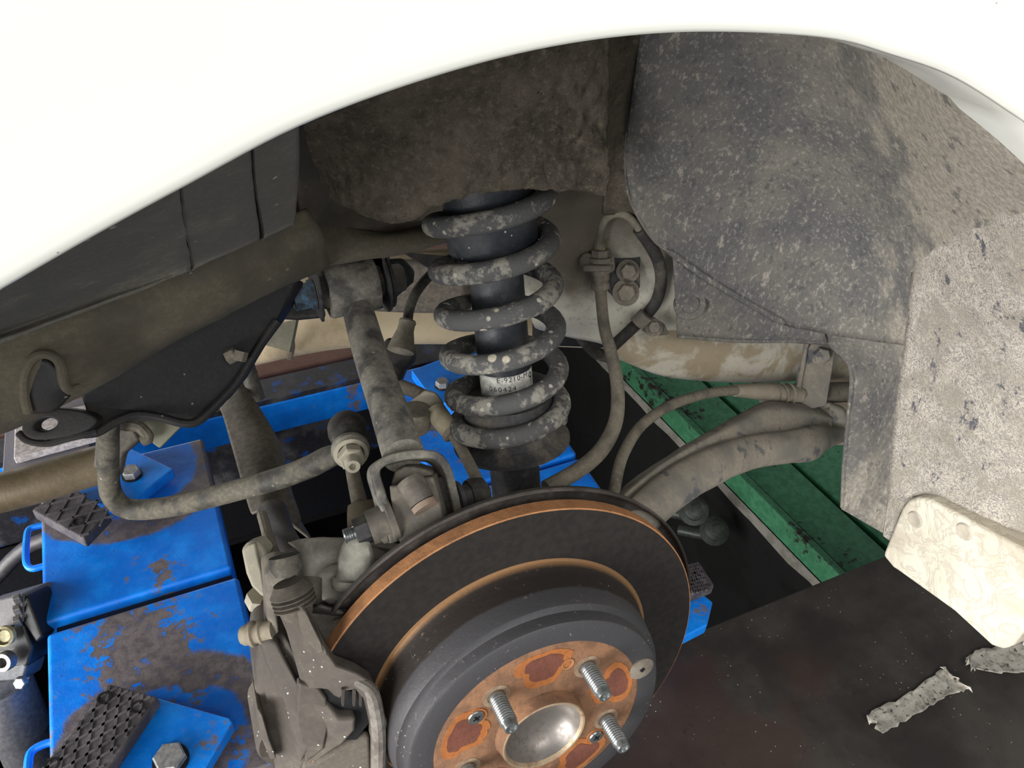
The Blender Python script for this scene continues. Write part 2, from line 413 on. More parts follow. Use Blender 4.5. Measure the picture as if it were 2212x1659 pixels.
WM = {}
def obj(name, mb, mat, parent=None, bevel=0, seg=2, sub=0, solid=0, soff=1, local=False, smooth=35, label=None, cat_=None, group=None, kind=None):
    me = bpy.data.meshes.new(name)
    o = bpy.data.objects.new(name, me); COL.objects.link(o)
    vs = mb.v
    if parent is not None:
        o.parent = parent
        if not local:
            inv = WM[parent.name].inverted(); vs = [inv @ q for q in vs]
        WM[o.name] = WM[parent.name].copy()
    elif not local:
        lo = [min(q[i] for q in vs) for i in range(3)]; hi = [max(q[i] for q in vs) for i in range(3)]
        c = Vector(((lo[0] + hi[0]) / 2, (lo[1] + hi[1]) / 2, lo[2])); o.location = c
        WM[o.name] = Matrix.Translation(c); vs = [q - c for q in vs]
    me.from_pydata(vs, [], mb.f)
    mats = mat if isinstance(mat, (list, tuple)) else [mat]
    for m in mats: me.materials.append(m)
    for f, i in zip(me.polygons, mb.mi): f.material_index = i
    bm = bmesh.new(); bm.from_mesh(me); bmesh.ops.remove_doubles(bm, verts=bm.verts, dist=1e-6)
    bmesh.ops.recalc_face_normals(bm, faces=bm.faces)
    bm.to_mesh(me); bm.free()
    if solid:
        m = o.modifiers.new('solid', 'SOLIDIFY'); m.thickness = solid; m.offset = soff
    if bevel:
        m = o.modifiers.new('bevel', 'BEVEL'); m.width = bevel; m.segments = seg; m.limit_method = 'ANGLE'; m.angle_limit = math.radians(35)
    if sub:
        m = o.modifiers.new('sub', 'SUBSURF'); m.levels = sub; m.render_levels = sub
    if smooth:
        me.shade_smooth()
        if not sub:
            if bevel:
                m = o.modifiers.new('wn', 'WEIGHTED_NORMAL'); m.keep_sharp = True
            else: me.set_sharp_from_angle(angle=math.radians(smooth))
    if label: tag(o, label, cat_, group, kind)
    elif kind: o['kind'] = kind
    return o
def tag(o, label, cat_, group=None, kind=None):
    if label: o['label'] = label
    if cat_: o['category'] = cat_
    if group: o['group'] = group
    if kind: o['kind'] = kind
    return o
def thing(name, label, cat_, loc=(0, 0, 0), rot=None, group=None):
    o = bpy.data.objects.new(name, None); COL.objects.link(o); o.empty_display_size = .02
    mw = Matrix.Translation(Vector(loc)) @ (rot.to_4x4() if rot else Matrix.Identity(4))
    WM[o.name] = mw
    if rot: o.rotation_euler = rot.to_euler()
    o.location = loc
    return tag(o, label, cat_, group)
def patch(ctrl, nu=5, nv=5, amp=0.0, sc=60, seed=0, wrap=None):
    """smooth sheet through a grid of control places; amp adds real lumps"""
    rows = [cat([pp(q) if not isinstance(q, Vector) else q for q in r], nu) for r in ctrl]
    colsn = len(rows[0]); cols = [cat([r[j] for r in rows], nv) for j in range(colsn)]
    g = [[cols[j][i] for j in range(colsn)] for i in range(len(cols[0]))]
    if amp:
        h = [[None] * colsn for _ in g]
        for i in range(len(g)):
            for j in range(colsn):
                a = g[min(i + 1, len(g) - 1)][j] - g[max(i - 1, 0)][j]; b = g[i][min(j + 1, colsn - 1)] - g[i][max(j - 1, 0)]
                nrm = a.cross(b)
                nrm = nrm.normalized() if nrm.length > 1e-9 else -FWD
                q = g[i][j]; k = noise.fractal(q * sc + Vector((seed, 0, 0)), 1.0, 2.1, 4)
                h[i][j] = q + nrm * k * amp
        g = h
    return g
def px_outline(pts, d=None): return [pp(q if len(q) == 3 else (q[0], q[1], d)) for q in pts]
BACK = FWD   # away from the viewer side: depth of castings
def nut(mb, c, ax, r, h, mi=0): mb.hexa(c, ax, r, h, mi)

# ================================================================== SETTING
def flat(name, x0, x1, y0, y1, z, mat, label=None, kind='structure'):
    m = MB(); m.box(((x0 + x1) / 2, (y0 + y1) / 2, z - .01), (x1 - x0) / 2, (y1 - y0) / 2, .01)
    o = obj(name, m, mat, smooth=0); o['kind'] = kind
    if label: tag(o, label, 'floor')
    return o
ZR, ZG, ZP = -.40, -.62, -1.6
GX = pz_(1340, 770, ZG).x * .5 + pz_(1815, 1245, ZG).x * .5
# pit below the lift, floor around it
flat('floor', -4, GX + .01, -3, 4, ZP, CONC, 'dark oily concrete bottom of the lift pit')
def green_floor():
    m = MB()
    e0 = pz_(1340, 770, ZG); e1 = pz_(1815, 1245, ZG)
    dirv = (e1 - e0); dirv.z = 0; dirv.normalize()
    perp = Vector((-dirv.y, dirv.x, 0))
    if perp.x < 0: perp = -perp
    a = e0 - dirv * 1.6; b = e1 + dirv * 1.0
    g = thing('pit_deck', 'chipped green steel deck plates with dark grooves along the pit edge', 'steel deck', (a + b) / 2)
    def slab(n, o0, o1, z, th, mat, bev=.003):
        mm = MB(); mm.prism([a + perp * o0, b + perp * o0, b + perp * o1, a + perp * o1], (0, 0, -th))
        for i in range(len(mm.v)): mm.v[i].z += z - ZG
        return obj(n, mm, mat, g, bevel=bev, seg=1)
    slab('edge_strip', 0, .018, ZG, .052, GREEN)
    slab('deck_plate', .019, .125, ZG - .004, .02, GREEN)
    slab('deck_plate', .137, .70, ZG - .004, .02, GREEN)
    slab('deck_plate', .71, 2.6, ZG - .004, .02, GREEN)
    slab('deck_base', .10, 2.6, ZG - .03, .04, BLACKV)
    # broken concrete line under the steel edge and the pit wall
    mm = MB(); n = 60; top = []; bot = []
    for i in range(n + 1):
        q = a.lerp(b, i / n); w = noise.noise(q * 25) * .010 + noise.noise(q * 70) * .006
        top.append(q + Vector((0, 0, -.05)) - perp * .002); bot.append(q + Vector((0, 0, -.066 - abs(w) * 1.4)) - perp * (.006 + w * .3))
    mm.grid([top, bot, [q + perp * .03 for q in bot]])
    obj('concrete_rim', mm, CONCL, g)
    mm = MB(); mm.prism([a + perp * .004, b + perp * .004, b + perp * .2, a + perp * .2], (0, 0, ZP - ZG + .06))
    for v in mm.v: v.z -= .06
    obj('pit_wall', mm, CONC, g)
    return g
green_floor()
m = MB(); m.box((-2.6, .5, ZG - .5), 1.7, 3.5, .5); obj('floor', m, FLOORM, kind='structure', smooth=0)
m = MB(); m.box((0, -2.0, ZG - .5), .9, 1.3, .5); obj('floor', m, FLOORM, kind='structure', smooth=0)
m = MB(); m.box((0, 2.9, ZG - .5), .9, 1.2, .5); obj('floor', m, FLOORM, kind='structure', smooth=0)
m = MB(); m.box((-1.5, 4.6, .9), 5, .05, 2.1); obj('wall_back', m, plain('grey_wall', (120, 118, 112), .9), kind='structure', smooth=0)

# lift runway carrying this side of the car
ye = (pz_(1481, 1372, ZR).y + pz_(1823, 1237, ZR).y) / 2
m = MB(); m.box((.6, (ye - .62) / 2, ZR - .012), 2.2, (ye + .62) / 2, .012)
rw = thing('lift_runway', 'dark oily steel lift runway with red-brown stains under the wheel', 'lift runway', (0, 0, ZR))
obj('deck_plate', m, RUNWAY, rw, bevel=.003, seg=1)
m = MB(); m.box((.6, ye - .035, ZR - .10), 2.2, .015, .075); obj('side_beam', m, BLACKV, rw)

# foil tape stuck on the runway
def tape(pts, label, seed):
    rnd = random.Random(seed); out = []
    P = [pz_(x, y, ZR + .0015) for x, y in pts]
    n = len(P) // 2; A, B = P[:n], P[n:][::-1]
    rows = []
    A2, B2 = cat(A, 8), cat(B, 8)
    for i, (a, b) in enumerate(zip(A2, B2)):
        r = []
        for k in range(9):
            q = a.lerp(b, k / 8)
            e = (abs(k - 4) / 4) ** 6
            q = q + Vector((0, 0, abs(noise.noise(q * 60 + Vector((seed, 0, 0)))) * .004 + e * .002))
            if k in (0, 8): q += Vector((rnd.uniform(-.0022, .0022), rnd.uniform(-.0022, .0022), 0))
            if i in (0, len(A2) - 1): q += Vector((rnd.uniform(-.008, .008), rnd.uniform(-.006, .006), rnd.uniform(0, .006)))
            r.append(q)
        rows.append(r)
    m = MB(); m.grid(rows)
    return obj('tape_strip', m, TAPE, solid=.0006, soff=1, label=label, cat_='tape')
tape([(1868, 1548), (1940, 1510), (2025, 1455), (2040, 1440), (2095, 1490), (2050, 1505), (1980, 1545), (1905, 1585)], 'crumpled grey foil tape strip lying alone on dark runway', 1)
tape([(2082, 1432), (2110, 1408), (2180, 1392), (2300, 1350), (2330, 1420), (2240, 1450), (2160, 1456), (2100, 1445)], 'torn grey foil tape partly under the cream sill end', 2)

# ================================================================== BLUE SCISSOR JACK
ZB = -.33
bx0, bx1 = pz_(99, 1360, ZB).x, pz_(511, 1230, ZB).x
ygap = (pz_(99, 1360, ZB).y + pz_(511, 1230, ZB).y) / 2
yback = pz_(390, 956, ZB).y
def jack_box(x0, x1, y0, y1, label, piv, r1, r2, th=.56):
    t = thing('jack_beam', label, 'jack beam', ((x0 + x1) / 2, (y0 + y1) / 2, ZB - .09), group=None)
    m = MB(); m.box(((x0 + x1) / 2, (y0 + y1) / 2, ZB - .045), (x1 - x0) / 2, (y1 - y0) / 2, .045)
    pv = Vector(piv) - Vector(t.location); 
    obj('box_section', m, m_blue_box(pv, r1, r2, th), t, bevel=.006, seg=3)
    return t
pivn = pz_(364, 1629, ZB); pivf = pz_(278, 1020, ZB)
jn = jack_box(bx0, bx1, ye + .004, ygap - .008, 'blue jack arm with large grey rub patch, nearer the runway', pivn, .085, .125, .535)
m = MB(); m.box(((bx0 + bx1) / 2, ygap, ZB - .05), (bx1 - bx0) / 2 - .008, .05, .035); obj('inner_slide', m, BLACKV, jn)
jf = jack_box(bx0 - .004, bx1 - .004, ygap + .008, yback, 'blue jack arm with small rust flecks beside the brown exhaust pipe', pivf, .09, .135, .60)
def rod_handle(t, pts, z):
    P = [pz_(x, y, z) for x, y in pts]
    m = MB(); m.tube(cat(P, 4), .0045, 10); obj('rod_handle', m, BLUE, t)
rod_handle(jf, [(112, 1130), (85, 1136), (64, 1143), (58, 1160), (56, 1212), (68, 1228), (90, 1224), (112, 1218)], ZB - .02)
rod_handle(jn, [(125, 1602), (100, 1606), (72, 1620), (62, 1640), (60, 1700), (75, 1712), (120, 1705)], ZB - .02)
# dark seam seal between the two arms
# second pair of arms below the coil spring
cx1 = pz_(1262, 1000, ZB).x; cx0 = cx1 - (bx1 - bx0)
yg2 = (pz_(1080, 1032, ZB).y + pz_(1250, 985, ZB).y) / 2
yb2 = pz_(1000, 768, ZB).y
jack_box(cx0, cx1, ye + .004, yg2 - .004, 'blue jack arm below the brake disc, nearer the runway', (0, 0, -5), .1, .12)
jack_box(cx0, cx1, yg2 + .004, yb2, 'blue jack arm with brown worn end below the coil spring', pz_(952, 830, ZB), .07, .12)

def swivel(bolt, plate, pad, label, zt=ZB + .022, pad_d=.020, hole=()):
    """steel swivel plate bolted on an arm, with a chequered rubber pad"""
    t = thing('swivel_pad', label, 'jack pad', pz_(bolt[0], bolt[1], ZB))
    P = [pz_(x, y, zt) for x, y in plate]
    m = MB(); m.prism(P, (0, 0, -.018)); obj('swivel_plate', m, BLUE, t, bevel=.002, seg=2)
    b = pz_(bolt[0], bolt[1], zt + .012)
    m = MB(); m.lathe([(0, -.012), (bolt[2], -.012), (bolt[2], -.002), (bolt[2] * .88, 0), (0, 0)], b, (0, 0, 1), 6); obj('bolt_head', m, CHROME, t)
    m = MB(); m.lathe([(bolt[2] * .9, 0), (bolt[2] * 1.12, 0), (bolt[2] * 1.1, .0025), (bolt[2] * .9, .0025)], b + Vector((0, 0, -.012)), (0, 0, 1), 28); obj('washer', m, BLACKV, t)
    if pad:
        zp = zt + pad_d
        A = [pz_(x, y, zp) for x, y in pad]
        m = MB(); m.prism([q + Vector((0, 0, -.0014)) for q in A], (0, 0, -pad_d + .0014)); o = obj('rubber_pad', m, PADR, t, bevel=.003, seg=2)
        a, b_, c, d = A
        # chequer ribs: two crossing families clipped to the pad
        m = MB(); U = (b_ - a); V = (d - a); nx = 9; L = V.length / U.length
        def seg_uv(k, sgn):
            pts = []
            for i in range(41):
                v = i / 40; u = k + sgn * v * L * .62
                if .02 <= u <= .98 and .02 <= v <= .98: pts.append(a + U * u + V * v)
            return pts
        for k in range(-14, 24):
            for sgn in (-1, 1):
                q = seg_uv(k / 4.4, sgn)
                if len(q) > 2:
                    n = (q[-1] - q[0]).cross(Vector((0, 0, 1))).normalized() * .0015
                    s0, s1 = q[0], q[-1]
                    m.prism([s0 - n, s0 + n, s1 + n, s1 - n], (0, 0, -.0022))
        rb = obj('chequer_ribs', m, PADR, o); rb['kind'] = 'stuff'
        for (x, y) in hole:
            m = MB(); m.lathe([(.0075, .0006), (.0055, .0006), (.0045, -.006), (0, -.006)], pz_(x, y, zp), (0, 0, 1), 16); obj('bolt_hole', m, BLACKV, o)
    return t
swivel((364, 1632, .0165), [(232, 1500), (340, 1507), (495, 1550), (503, 1560), (425, 1690), (250, 1800), (130, 1750)],
       [(236, 1474), (341, 1503), (195, 1720), (60, 1690)], 'chequered black rubber pad with blue swivel plate on the nearer jack arm', hole=[(225, 1508), (297, 1527), (112, 1652)])
swivel((281, 1014, .0125), [(278, 966), (374, 1012), (288, 1080), (240, 1090), (150, 1080), (180, 1000)],
       [(66, 1100), (180, 1163), (236, 1105), (150, 1045)], 'dusty chequered rubber pad on blue swivel plate below the exhaust pipe', hole=[(167, 1127)])
swivel((955, 822, .011), [(888, 800), (1010, 752), (1120, 800), (1010, 900), (925, 850)], None, 'blue-grey swivel plate with hex bolt seen below the coil spring')

swivel((1430, 1345, .012), [(1380, 1300), (1500, 1268), (1540, 1300), (1528, 1350), (1430, 1400)], [(1470, 1222), (1512, 1212), (1545, 1262), (1490, 1285)], 'small chequered rubber pad and blue plate right of the brake disc')
for (x, y, d_, lab) in ((1500, 1102, 1.62, 'small steel pipe fitting in the pit under the trailing arm'), (1545, 1146, 1.66, 'round dark valve cap in the pit beside the pipe fitting')):
    q = p(x, y, d_); m = MB(); m.tube(cat([q + Vector((-.05, .05, -.03)), q + Vector((-.01, .01, -.02)), q], 4), .011, 12); m.lathe([(0, .012), (.012, .012), (.02, .008), (.021, -.004), (.03, -.006), (.03, -.012), (0, -.012)], q, -FWD + UPV * .3, 20)
    obj('pipe_fitting', m, plain('dark_fitting_steel', (96, 100, 96), .4, .5), label=lab, cat_='pipe fitting')
# rear rail of the jack and the far runway
yr = pz_(640, 858, -.36).y
t = thing('jack_rail', 'blue steel jack rail with black grease along its top, behind the control arms', 'rail', (0, yr, -.5))
m = MB(); m.box((-.55, yr + .03, -.395), .95, .03, .032); obj('upper_flange', m, BLUE, t, bevel=.003)
m = MB(); m.box((-.55, yr + .03, -.358), .95, .028, .005); obj('grease_ledge', m, dirty('greasy_shaded_blue', (36, 36, 42), (84, 82, 84), .4, 14, rough=.6, dark=(12, 70, 140)), t)
m = MB(); m.box((-.55, yr + .06, -.50), .95, .012, .07); obj('web', m, MATS['greasy_shaded_blue'], t)  # grease tone on the web also paints in the shade under the flange
m = MB(); m.box((-.55, yr - .02, -.575), .95, .06, .008); obj('lower_flange', m, BLACKV, t)
m = MB(); m.box((-.3, yr + .42, -.375), 1.1, .34, .012)
obj('far_runway', m, REDB, bevel=.003, label='red-brown primed steel runway beyond the blue rail', cat_='lift runway')

# pale plate on a grey frame, left
t = thing('cover_plate', 'pale grey flat steel plate on a dark blue-grey frame behind the round mounting eye', 'plate', pz_(100, 960, -.36))
m = MB(); m.prism([pz_(x, y, -.295) for x, y in [(32, 905), (215, 868), (215, 940), (29, 990)]], (0, 0, -.012)); obj('top_plate', m, plain('pale_grey_plate', (190, 182, 180), .6), t, bevel=.002)
m = MB(); m.prism([pz_(x, y, -.31) for x, y in [(12, 900), (190, 856), (196, 976), (4, 1026)]], (0, 0, -.035)); obj('frame', m, dirty('grey_blue_frame', (112, 108, 112), (60, 90, 140), .3, 20, rough=.7), t, bevel=.002)

# hydraulic valve and motor, lower left
t = thing('hydraulic_unit', 'black hydraulic valve block with pale bolts and motor beside the blue arm', 'hydraulic unit', p(20, 1659, 1.0))
def hp(x, y, d=.98): return p(x, y, d)
m = MB(); m.prism([hp(-60, 1312), hp(48, 1281), hp(55, 1288), hp(50, 1345), hp(-60, 1375)], BACK * .06); obj('solenoid_cover', m, dirty('grey_valve_cover', (86, 84, 86), (110, 108, 110), .5, 30, rough=.6), t, bevel=.004)
for k in range(3):
    m = MB(); m.box(hp(38, 1294 + k * 24, .975), .004, .004, .006); obj('screw', m, STEEL, t, bevel=.001)
m = MB(); m.prism([hp(50, 1284), hp(60, 1290), hp(92, 1375), hp(78, 1390), hp(50, 1345)], BACK * .05); obj('end_plate', m, BLACKV, t, bevel=.003)
m = MB(); m.prism([hp(-60, 1372), hp(50, 1346), hp(70, 1400), hp(60, 1440), hp(-60, 1470)], BACK * .05); obj('valve_body', m, BLACKV, t, bevel=.004)
m = MB(); m.lathe([(0, .004), (.007, .004), (.007, .0), (.012, 0), (.012, .006), (.0095, .008), (.0095, .006)], hp(14, 1372, .97), -FWD, 24); obj('yellow_plug', m, YELL, t)
m = MB(); m.prism([hp(-60, 1410), hp(34, 1392), hp(40, 1402), hp(30, 1412), hp(-60, 1428)], BACK * .03); obj('clamp_bar', m, dirty('worn_alloy', (150, 148, 146), (96, 94, 92), .5, 40, rough=.5, metal=.5), t, bevel=.003)
m = MB(); m.lathe([(0, .002), (.005, .002), (.006, .012), (.0105, .012), (.0115, .006), (.0115, 0), (0, 0)], hp(17, 1425, .968), -FWD, 24); obj('round_port', m, STEEL, t)
m = MB(); m.prism([hp(-60, 1440), hp(52, 1428), hp(60, 1440), hp(50, 1472), hp(-60, 1480)], BACK * .04); obj('flange', m, plain('grey_flange', (78, 80, 84), .5, .3), t, bevel=.004)
m = MB(); m.hexa(hp(49, 1472, .972), -FWD, .0075, .008); obj('flange_bolt', m, STEEL, t)
m = MB(); m.lathe([(0, 0), (.034, 0), (.036, .003), (.036, .075), (.030, .078), (.030, .2), (0, .2)], hp(0, 1478, 1.02), Vector((0, -.35, -1)), 40); obj('motor', m, plain('grey_motor_can', (92, 92, 96), .45, .2), t)
m = MB(); m.tube(cat([p(-90, 1330, 1.2), p(0, 1238, 1.2), p(30, 1206, 1.2), p(70, 1176, 1.2), p(140, 1150, 1.2)], 6), .011, 12)
obj('hydraulic_hose', m, plain('black_hose', (70, 66, 68), .5), label='thick black hydraulic hose curving behind the blue rod handle', cat_='hose')

# ================================================================== CAR BODY
body = thing('car_body', 'cream white car body shell with open rear wheel arch', 'car', (0, 0, 0))
YL = -.045
lip_px = [(0, 612), (200, 497), (400, 388), (640, 262), (900, 165), (1150, 98), (1380, 65), (1589, 60), (1795, 75), (1918, 108), (2063, 161), (2212, 256)]
lip = [py_(x, y, YL) for x, y in lip_px]
ac = Vector((-.045, 0, .10))
lip = cat(lip, 6)
# carry the arch on beyond the frame along its own curve
def ext(a, b, sgn, n):
    out = []; q = b.copy(); d = (b - a).normalized()
    ang = (0.055 if sgn > 0 else .115) * sgn
    for i in range(n):
        d = Matrix.Rotation(ang, 3, 'Y') @ d; q = q + d * .036; out.append(q.copy())
    return out
fr = cat([lip[-1]] + [Vector((x, YL - .002, z)) for x, z in ((.195, .410), (.255, .365), (.31, .31), (.352, .25), (.384, .18), (.404, .105), (.414, .03), (.416, -.05))], 4)[1:]; re_ = ext(lip[1], lip[0], -1, 10)
lip = re_[::-1] + lip + fr
def radial(q): 
    v = Vector((q.x - ac.x, 0, q.z - ac.z)); return v.normalized()
prof = [(0, 0), (.0004, -.0012), (.0012, -.0019), (.003, -.0024), (.007, -.0029), (.016, -.0040), (.04, -.0075), (.09, -.016), (.18, -.026), (.34, -.033), (.62, -.03)]
m = MB(); m.grid([[q + radial(q) * r + Vector((0, y, 0)) for q in lip] for r, y in prof])
obj('quarter_panel', m, PAINT, body, solid=.0012, soff=1, label='glossy cream white quarter panel around the wheel arch')
fl = [(0, 0), (-.0015, .004), (-.003, .012), (-.004, .034), (.004, .036)]
nf = len(lip) - len(fr)
m = MB(); m.grid([[q + radial(q) * r + Vector((0, y * (1 if i < nf else max(.4, 1 - .15 * (i - nf))), 0)) for i, q in enumerate(lip)] for r, y in fl])
obj('arch_flange', m, PAINT, body)
# floor over the wheel house and the underbody beyond, so daylight only comes from outside and below
m = MB(); m.box((.2, .82, .60), 1.6, .87, .01); obj('boot_floor', m, GREYU, body, smooth=0)
m = MB(); m.box((.2, 1.15, .19), 1.6, .55, .01); obj('underfloor', m, GREYU, body, smooth=0)

m = MB(); m.grid([[Vector((-.95 - .05 * math.cos(a), y, z)) for y, a in ((-.055, 1.5), (-.05, 1.2), (.1, .6), (.75, 0), (1.4, .6), (1.6, 1.4))] for z in (.62, .4, .2, .08, .06)]); obj('rear_bumper', m, PAINT, body, solid=.004, soff=-1)
m = MB(); m.grid(patch([[(-260, 300, .45), (200, 200, .45), (450, 130, .46), (650, 80, .48)], [(-260, 600, .52), (200, 480, .54), (450, 400, .56), (690, 330, .585)], [(-260, 780, .56), (200, 680, .58), (450, 580, .60), (710, 500, .64)]], 5, 5)); obj('wheel_house_rear', m, BROWN, body, solid=.004, soff=-1)
# inner wheel house behind everything
wh = [[(560, 120, .42), (760, 90, .44), (960, 60, .46), (1160, 40, .50), (1330, 20, .52), (1480, 10, .54)],
      [(600, 300, .52), (760, 290, .56), (960, 280, .58), (1160, 260, .60), (1330, 230, .58), (1480, 200, .60)],
      [(640, 420, .57), (760, 420, .62), (960, 410, .66), (1160, 400, .68), (1330, 380, .645), (1480, 360, .66)],
      [(650, 500, .60), (760, 510, .66), (960, 480, .70), (1160, 500, .73), (1330, 500, .71), (1480, 500, .72)],
      [(660, 560, .61), (730, 566, .66), (850, 542, .69), (960, 520, .72), (1150, 600, .76), (1320, 600, .745)]]
m = MB(); m.grid(patch(wh[:4], 8, 8, .002, 30)); obj('wheel_house', m, BROWN, body, solid=.004, soff=-1)
# side frame member hanging below it, left of the spring
m = MB(); m.grid(patch([[(640, 470, .575), (720, 480, .63), (820, 500, .665), (900, 490, .68), (1000, 470, .70)],
                        [(645, 520, .580), (720, 530, .625), (830, 515, .655), (900, 505, .67), (1000, 490, .695)],
                        [(650, 560, .590), (715, 568, .635), (800, 556, .655), (880, 542, .672), (1000, 512, .695)],
                        [(650, 566, .63), (715, 572, .675), (800, 560, .695), (880, 546, .71), (1000, 516, .73)]], 6, 5, .0012, 45))
obj('frame_member', m, BROWN2, body, solid=.003, soff=-1)
# body wall right of the spring, with brake-line recess
wl = [[(1120, 380, .66), (1220, 380, .655), (1320, 370, .64), (1400, 380, .655), (1520, 420, .70)],
      [(1120, 500, .70), (1220, 490, .69), (1310, 470, .685), (1390, 470, .69), (1500, 520, .73)],
      [(1130, 600, .74), (1210, 590, .725), (1300, 580, .725), (1390, 560, .72), (1500, 600, .75)],
      [(1150, 690, .77), (1220, 680, .76), (1300, 670, .755), (1390, 660, .752), (1500, 680, .775)],
      [(1165, 706, .80), (1225, 722, .79), (1300, 738, .785), (1345, 762, .785), (1500, 760, .80)]]
m = MB(); m.grid(patch(wl, 8, 8, .0008, 20)); obj('inner_side_panel', m, INNER, body, solid=.003, soff=-1)
# cream rail running forward under it
rl = [[(1300, 690, .775), (1400, 690, .775), (1480, 690, .785), (1600, 690, .81), (1740, 700, .85), (1880, 710, .89)],
      [(1318, 735, .775), (1400, 745, .772), (1480, 745, .782), (1600, 745, .808), (1740, 745, .848), (1880, 745, .89)],
      [(1335, 766, .785), (1410, 790, .782), (1490, 790, .790), (1600, 790, .815), (1740, 788, .855), (1880, 785, .895)],
      [(1345, 772, .80), (1425, 804, .795), (1500, 815, .805), (1600, 819, .83), (1740, 816, .87), (1880, 810, .91)],
      [(1350, 766, .86), (1430, 796, .86), (1500, 806, .87), (1600, 810, .89), (1740, 808, .93), (1880, 802, .97)]]
m = MB(); m.grid(patch(rl, 7, 6)); obj('side_rail', m, RAIL, body, solid=.003, soff=-1)
# lower-right rear face of the sill structure behind the bracket
m = MB(); m.grid(patch([[(1720, 700, .90), (1800, 700, .91), (1900, 700, .92)], [(1720, 800, .93), (1800, 800, .94), (1900, 800, .95)], [(1760, 960, .95), (1830, 960, .96), (1900, 960, .97)]], 4, 4))
obj('sill_end_wall', m, dirty('tan_filmed_sill', (128, 116, 102), (150, 138, 122), .5, 20, rough=.85), body, solid=.003, soff=-1)

# strut tower skirt: thick lumpy underseal
sk = [[(640, 150, .40), (740, 120, .40), (840, 90, .405), (940, 70, .41), (1040, 50, .42), (1140, 30, .43), (1230, 20, .44), (1316, 10, .455)],
      [(660, 290, .475), (745, 270, .462), (840, 250, .458), (940, 230, .458), (1040, 215, .462), (1140, 205, .47), (1230, 200, .48), (1312, 190, .50)],
      [(690, 370, .512), (745, 355, .49), (840, 345, .478), (940, 330, .476), (1040, 318, .482), (1140, 308, .49), (1230, 300, .502), (1308, 300, .522)],
      [(700, 395, .52), (735, 408, .505), (820, 412, .49), (940, 388, .484), (1040, 368, .490), (1140, 352, .50), (1230, 348, .512), (1308, 350, .533)],
      [(706, 404, .525), (745, 436, .512), (850, 470, .497), (940, 436, .494), (1020, 410, .50), (1130, 398, .510), (1220, 400, .522), (1308, 408, .543)],
      [(712, 402, .545), (750, 432, .53), (850, 464, .517), (940, 430, .514), (1020, 405, .52), (1130, 394, .53), (1220, 396, .542), (1306, 404, .56)]]
g = patch(sk, 16, 16, .0026, 120, 3)
m = MB(); m.grid(g); obj('strut_tower', m, SEAL, body, solid=.002, soff=-1)
# ledge of peeled underseal on the tower's lower right
m = MB(); m.grid(patch([[(1180, 302, .498), (1240, 297, .508), (1290, 300, .516), (1312, 322, .52)], [(1170, 340, .500), (1240, 338, .510), (1290, 340, .519), (1311, 345, .524)],
                        [(1180, 392, .512), (1240, 396, .520), (1290, 400, .530), (1310, 402, .535)]], 10, 10, .003, 90, 8))
obj('peeled_underseal', m, SEAL, body, solid=.002, soff=-1)
# wall strip right of the tower, up to the liner
m = MB(); m.grid(patch([[(1300, 10, .475), (1340, 10, .49), (1400, 10, .50)], [(1305, 200, .54), (1335, 200, .555), (1400, 200, .57)],
                        [(1305, 330, .585), (1335, 330, .60), (1400, 330, .61)], [(1300, 460, .65), (1335, 460, .66), (1420, 480, .675)]], 8, 10, .001, 40))
obj('tower_side', m, SEAL, body, solid=.003, soff=-1)

# cream underbody seen below and beyond
cr = [[(520, 590, 1.0), (700, 560, 1.0), (860, 545, 1.0), (1020, 540, 1.0), (1180, 560, 1.02), (1380, 600, 1.05)],
      [(520, 660, .98), (700, 628, .97), (860, 612, .97), (1020, 605, .97), (1180, 630, .99), (1380, 680, 1.02)],
      [(520, 730, .975), (700, 680, .955), (860, 668, .955), (1020, 668, .955), (1180, 690, .97), (1380, 720, 1.0)],
      [(520, 790, .99), (660, 757, .97), (780, 741, .968), (930, 735, .968), (1180, 741, .985), (1380, 750, 1.01)],
      [(520, 780, 1.08), (660, 748, 1.06), (780, 733, 1.06), (930, 728, 1.06), (1180, 735, 1.08), (1380, 745, 1.1)]]
m = MB(); m.grid(patch(cr, 8, 6)); obj('floor_pan', m, CREAMF, body, solid=.003, soff=-1)
m = MB(); m.grid(patch([[(760, 560, .90), (900, 560, .90), (1010, 565, .90)], [(790, 625, .91), (900, 630, .91), (1010, 625, .91)], [(800, 668, .93), (900, 672, .93), (1010, 672, .93)]], 6, 5))
obj('tunnel_brace', m, GREYU, body, solid=.003, soff=-1)
m = MB(); m.prism(px_outline([(870, 545), (960, 552), (985, 600), (920, 575)], .88), BACK * .01); obj('dark_bracket', m, BLACKF, body)
m = MB(); m.prism(px_outline([(560, 742), (590, 700), (640, 690), (632, 730), (625, 760)], .86), BACK * .01); obj('pale_bracket', m, dirty('olive_pale_bracket', (120, 118, 102), (150, 146, 130), .5, 20), body)
m = MB(); m.tube(cat([p(628, 728, .93), p(630, 750, .935), p(626, 772, .95)], 4), .004, 8); obj('brake_pipe', m, plain('tan_pipe', (150, 134, 110), .6), body)
# dark gap strip right of the spring
m = MB(); m.grid(patch([[(1150, 690, .86), (1250, 700, .86), (1340, 720, .86)], [(1150, 742, .88), (1250, 745, .88), (1340, 748, .88)]], 4, 4)); obj('gap_strip', m, plain('black_gap', (30, 30, 30), .8), body, solid=.003, soff=-1)

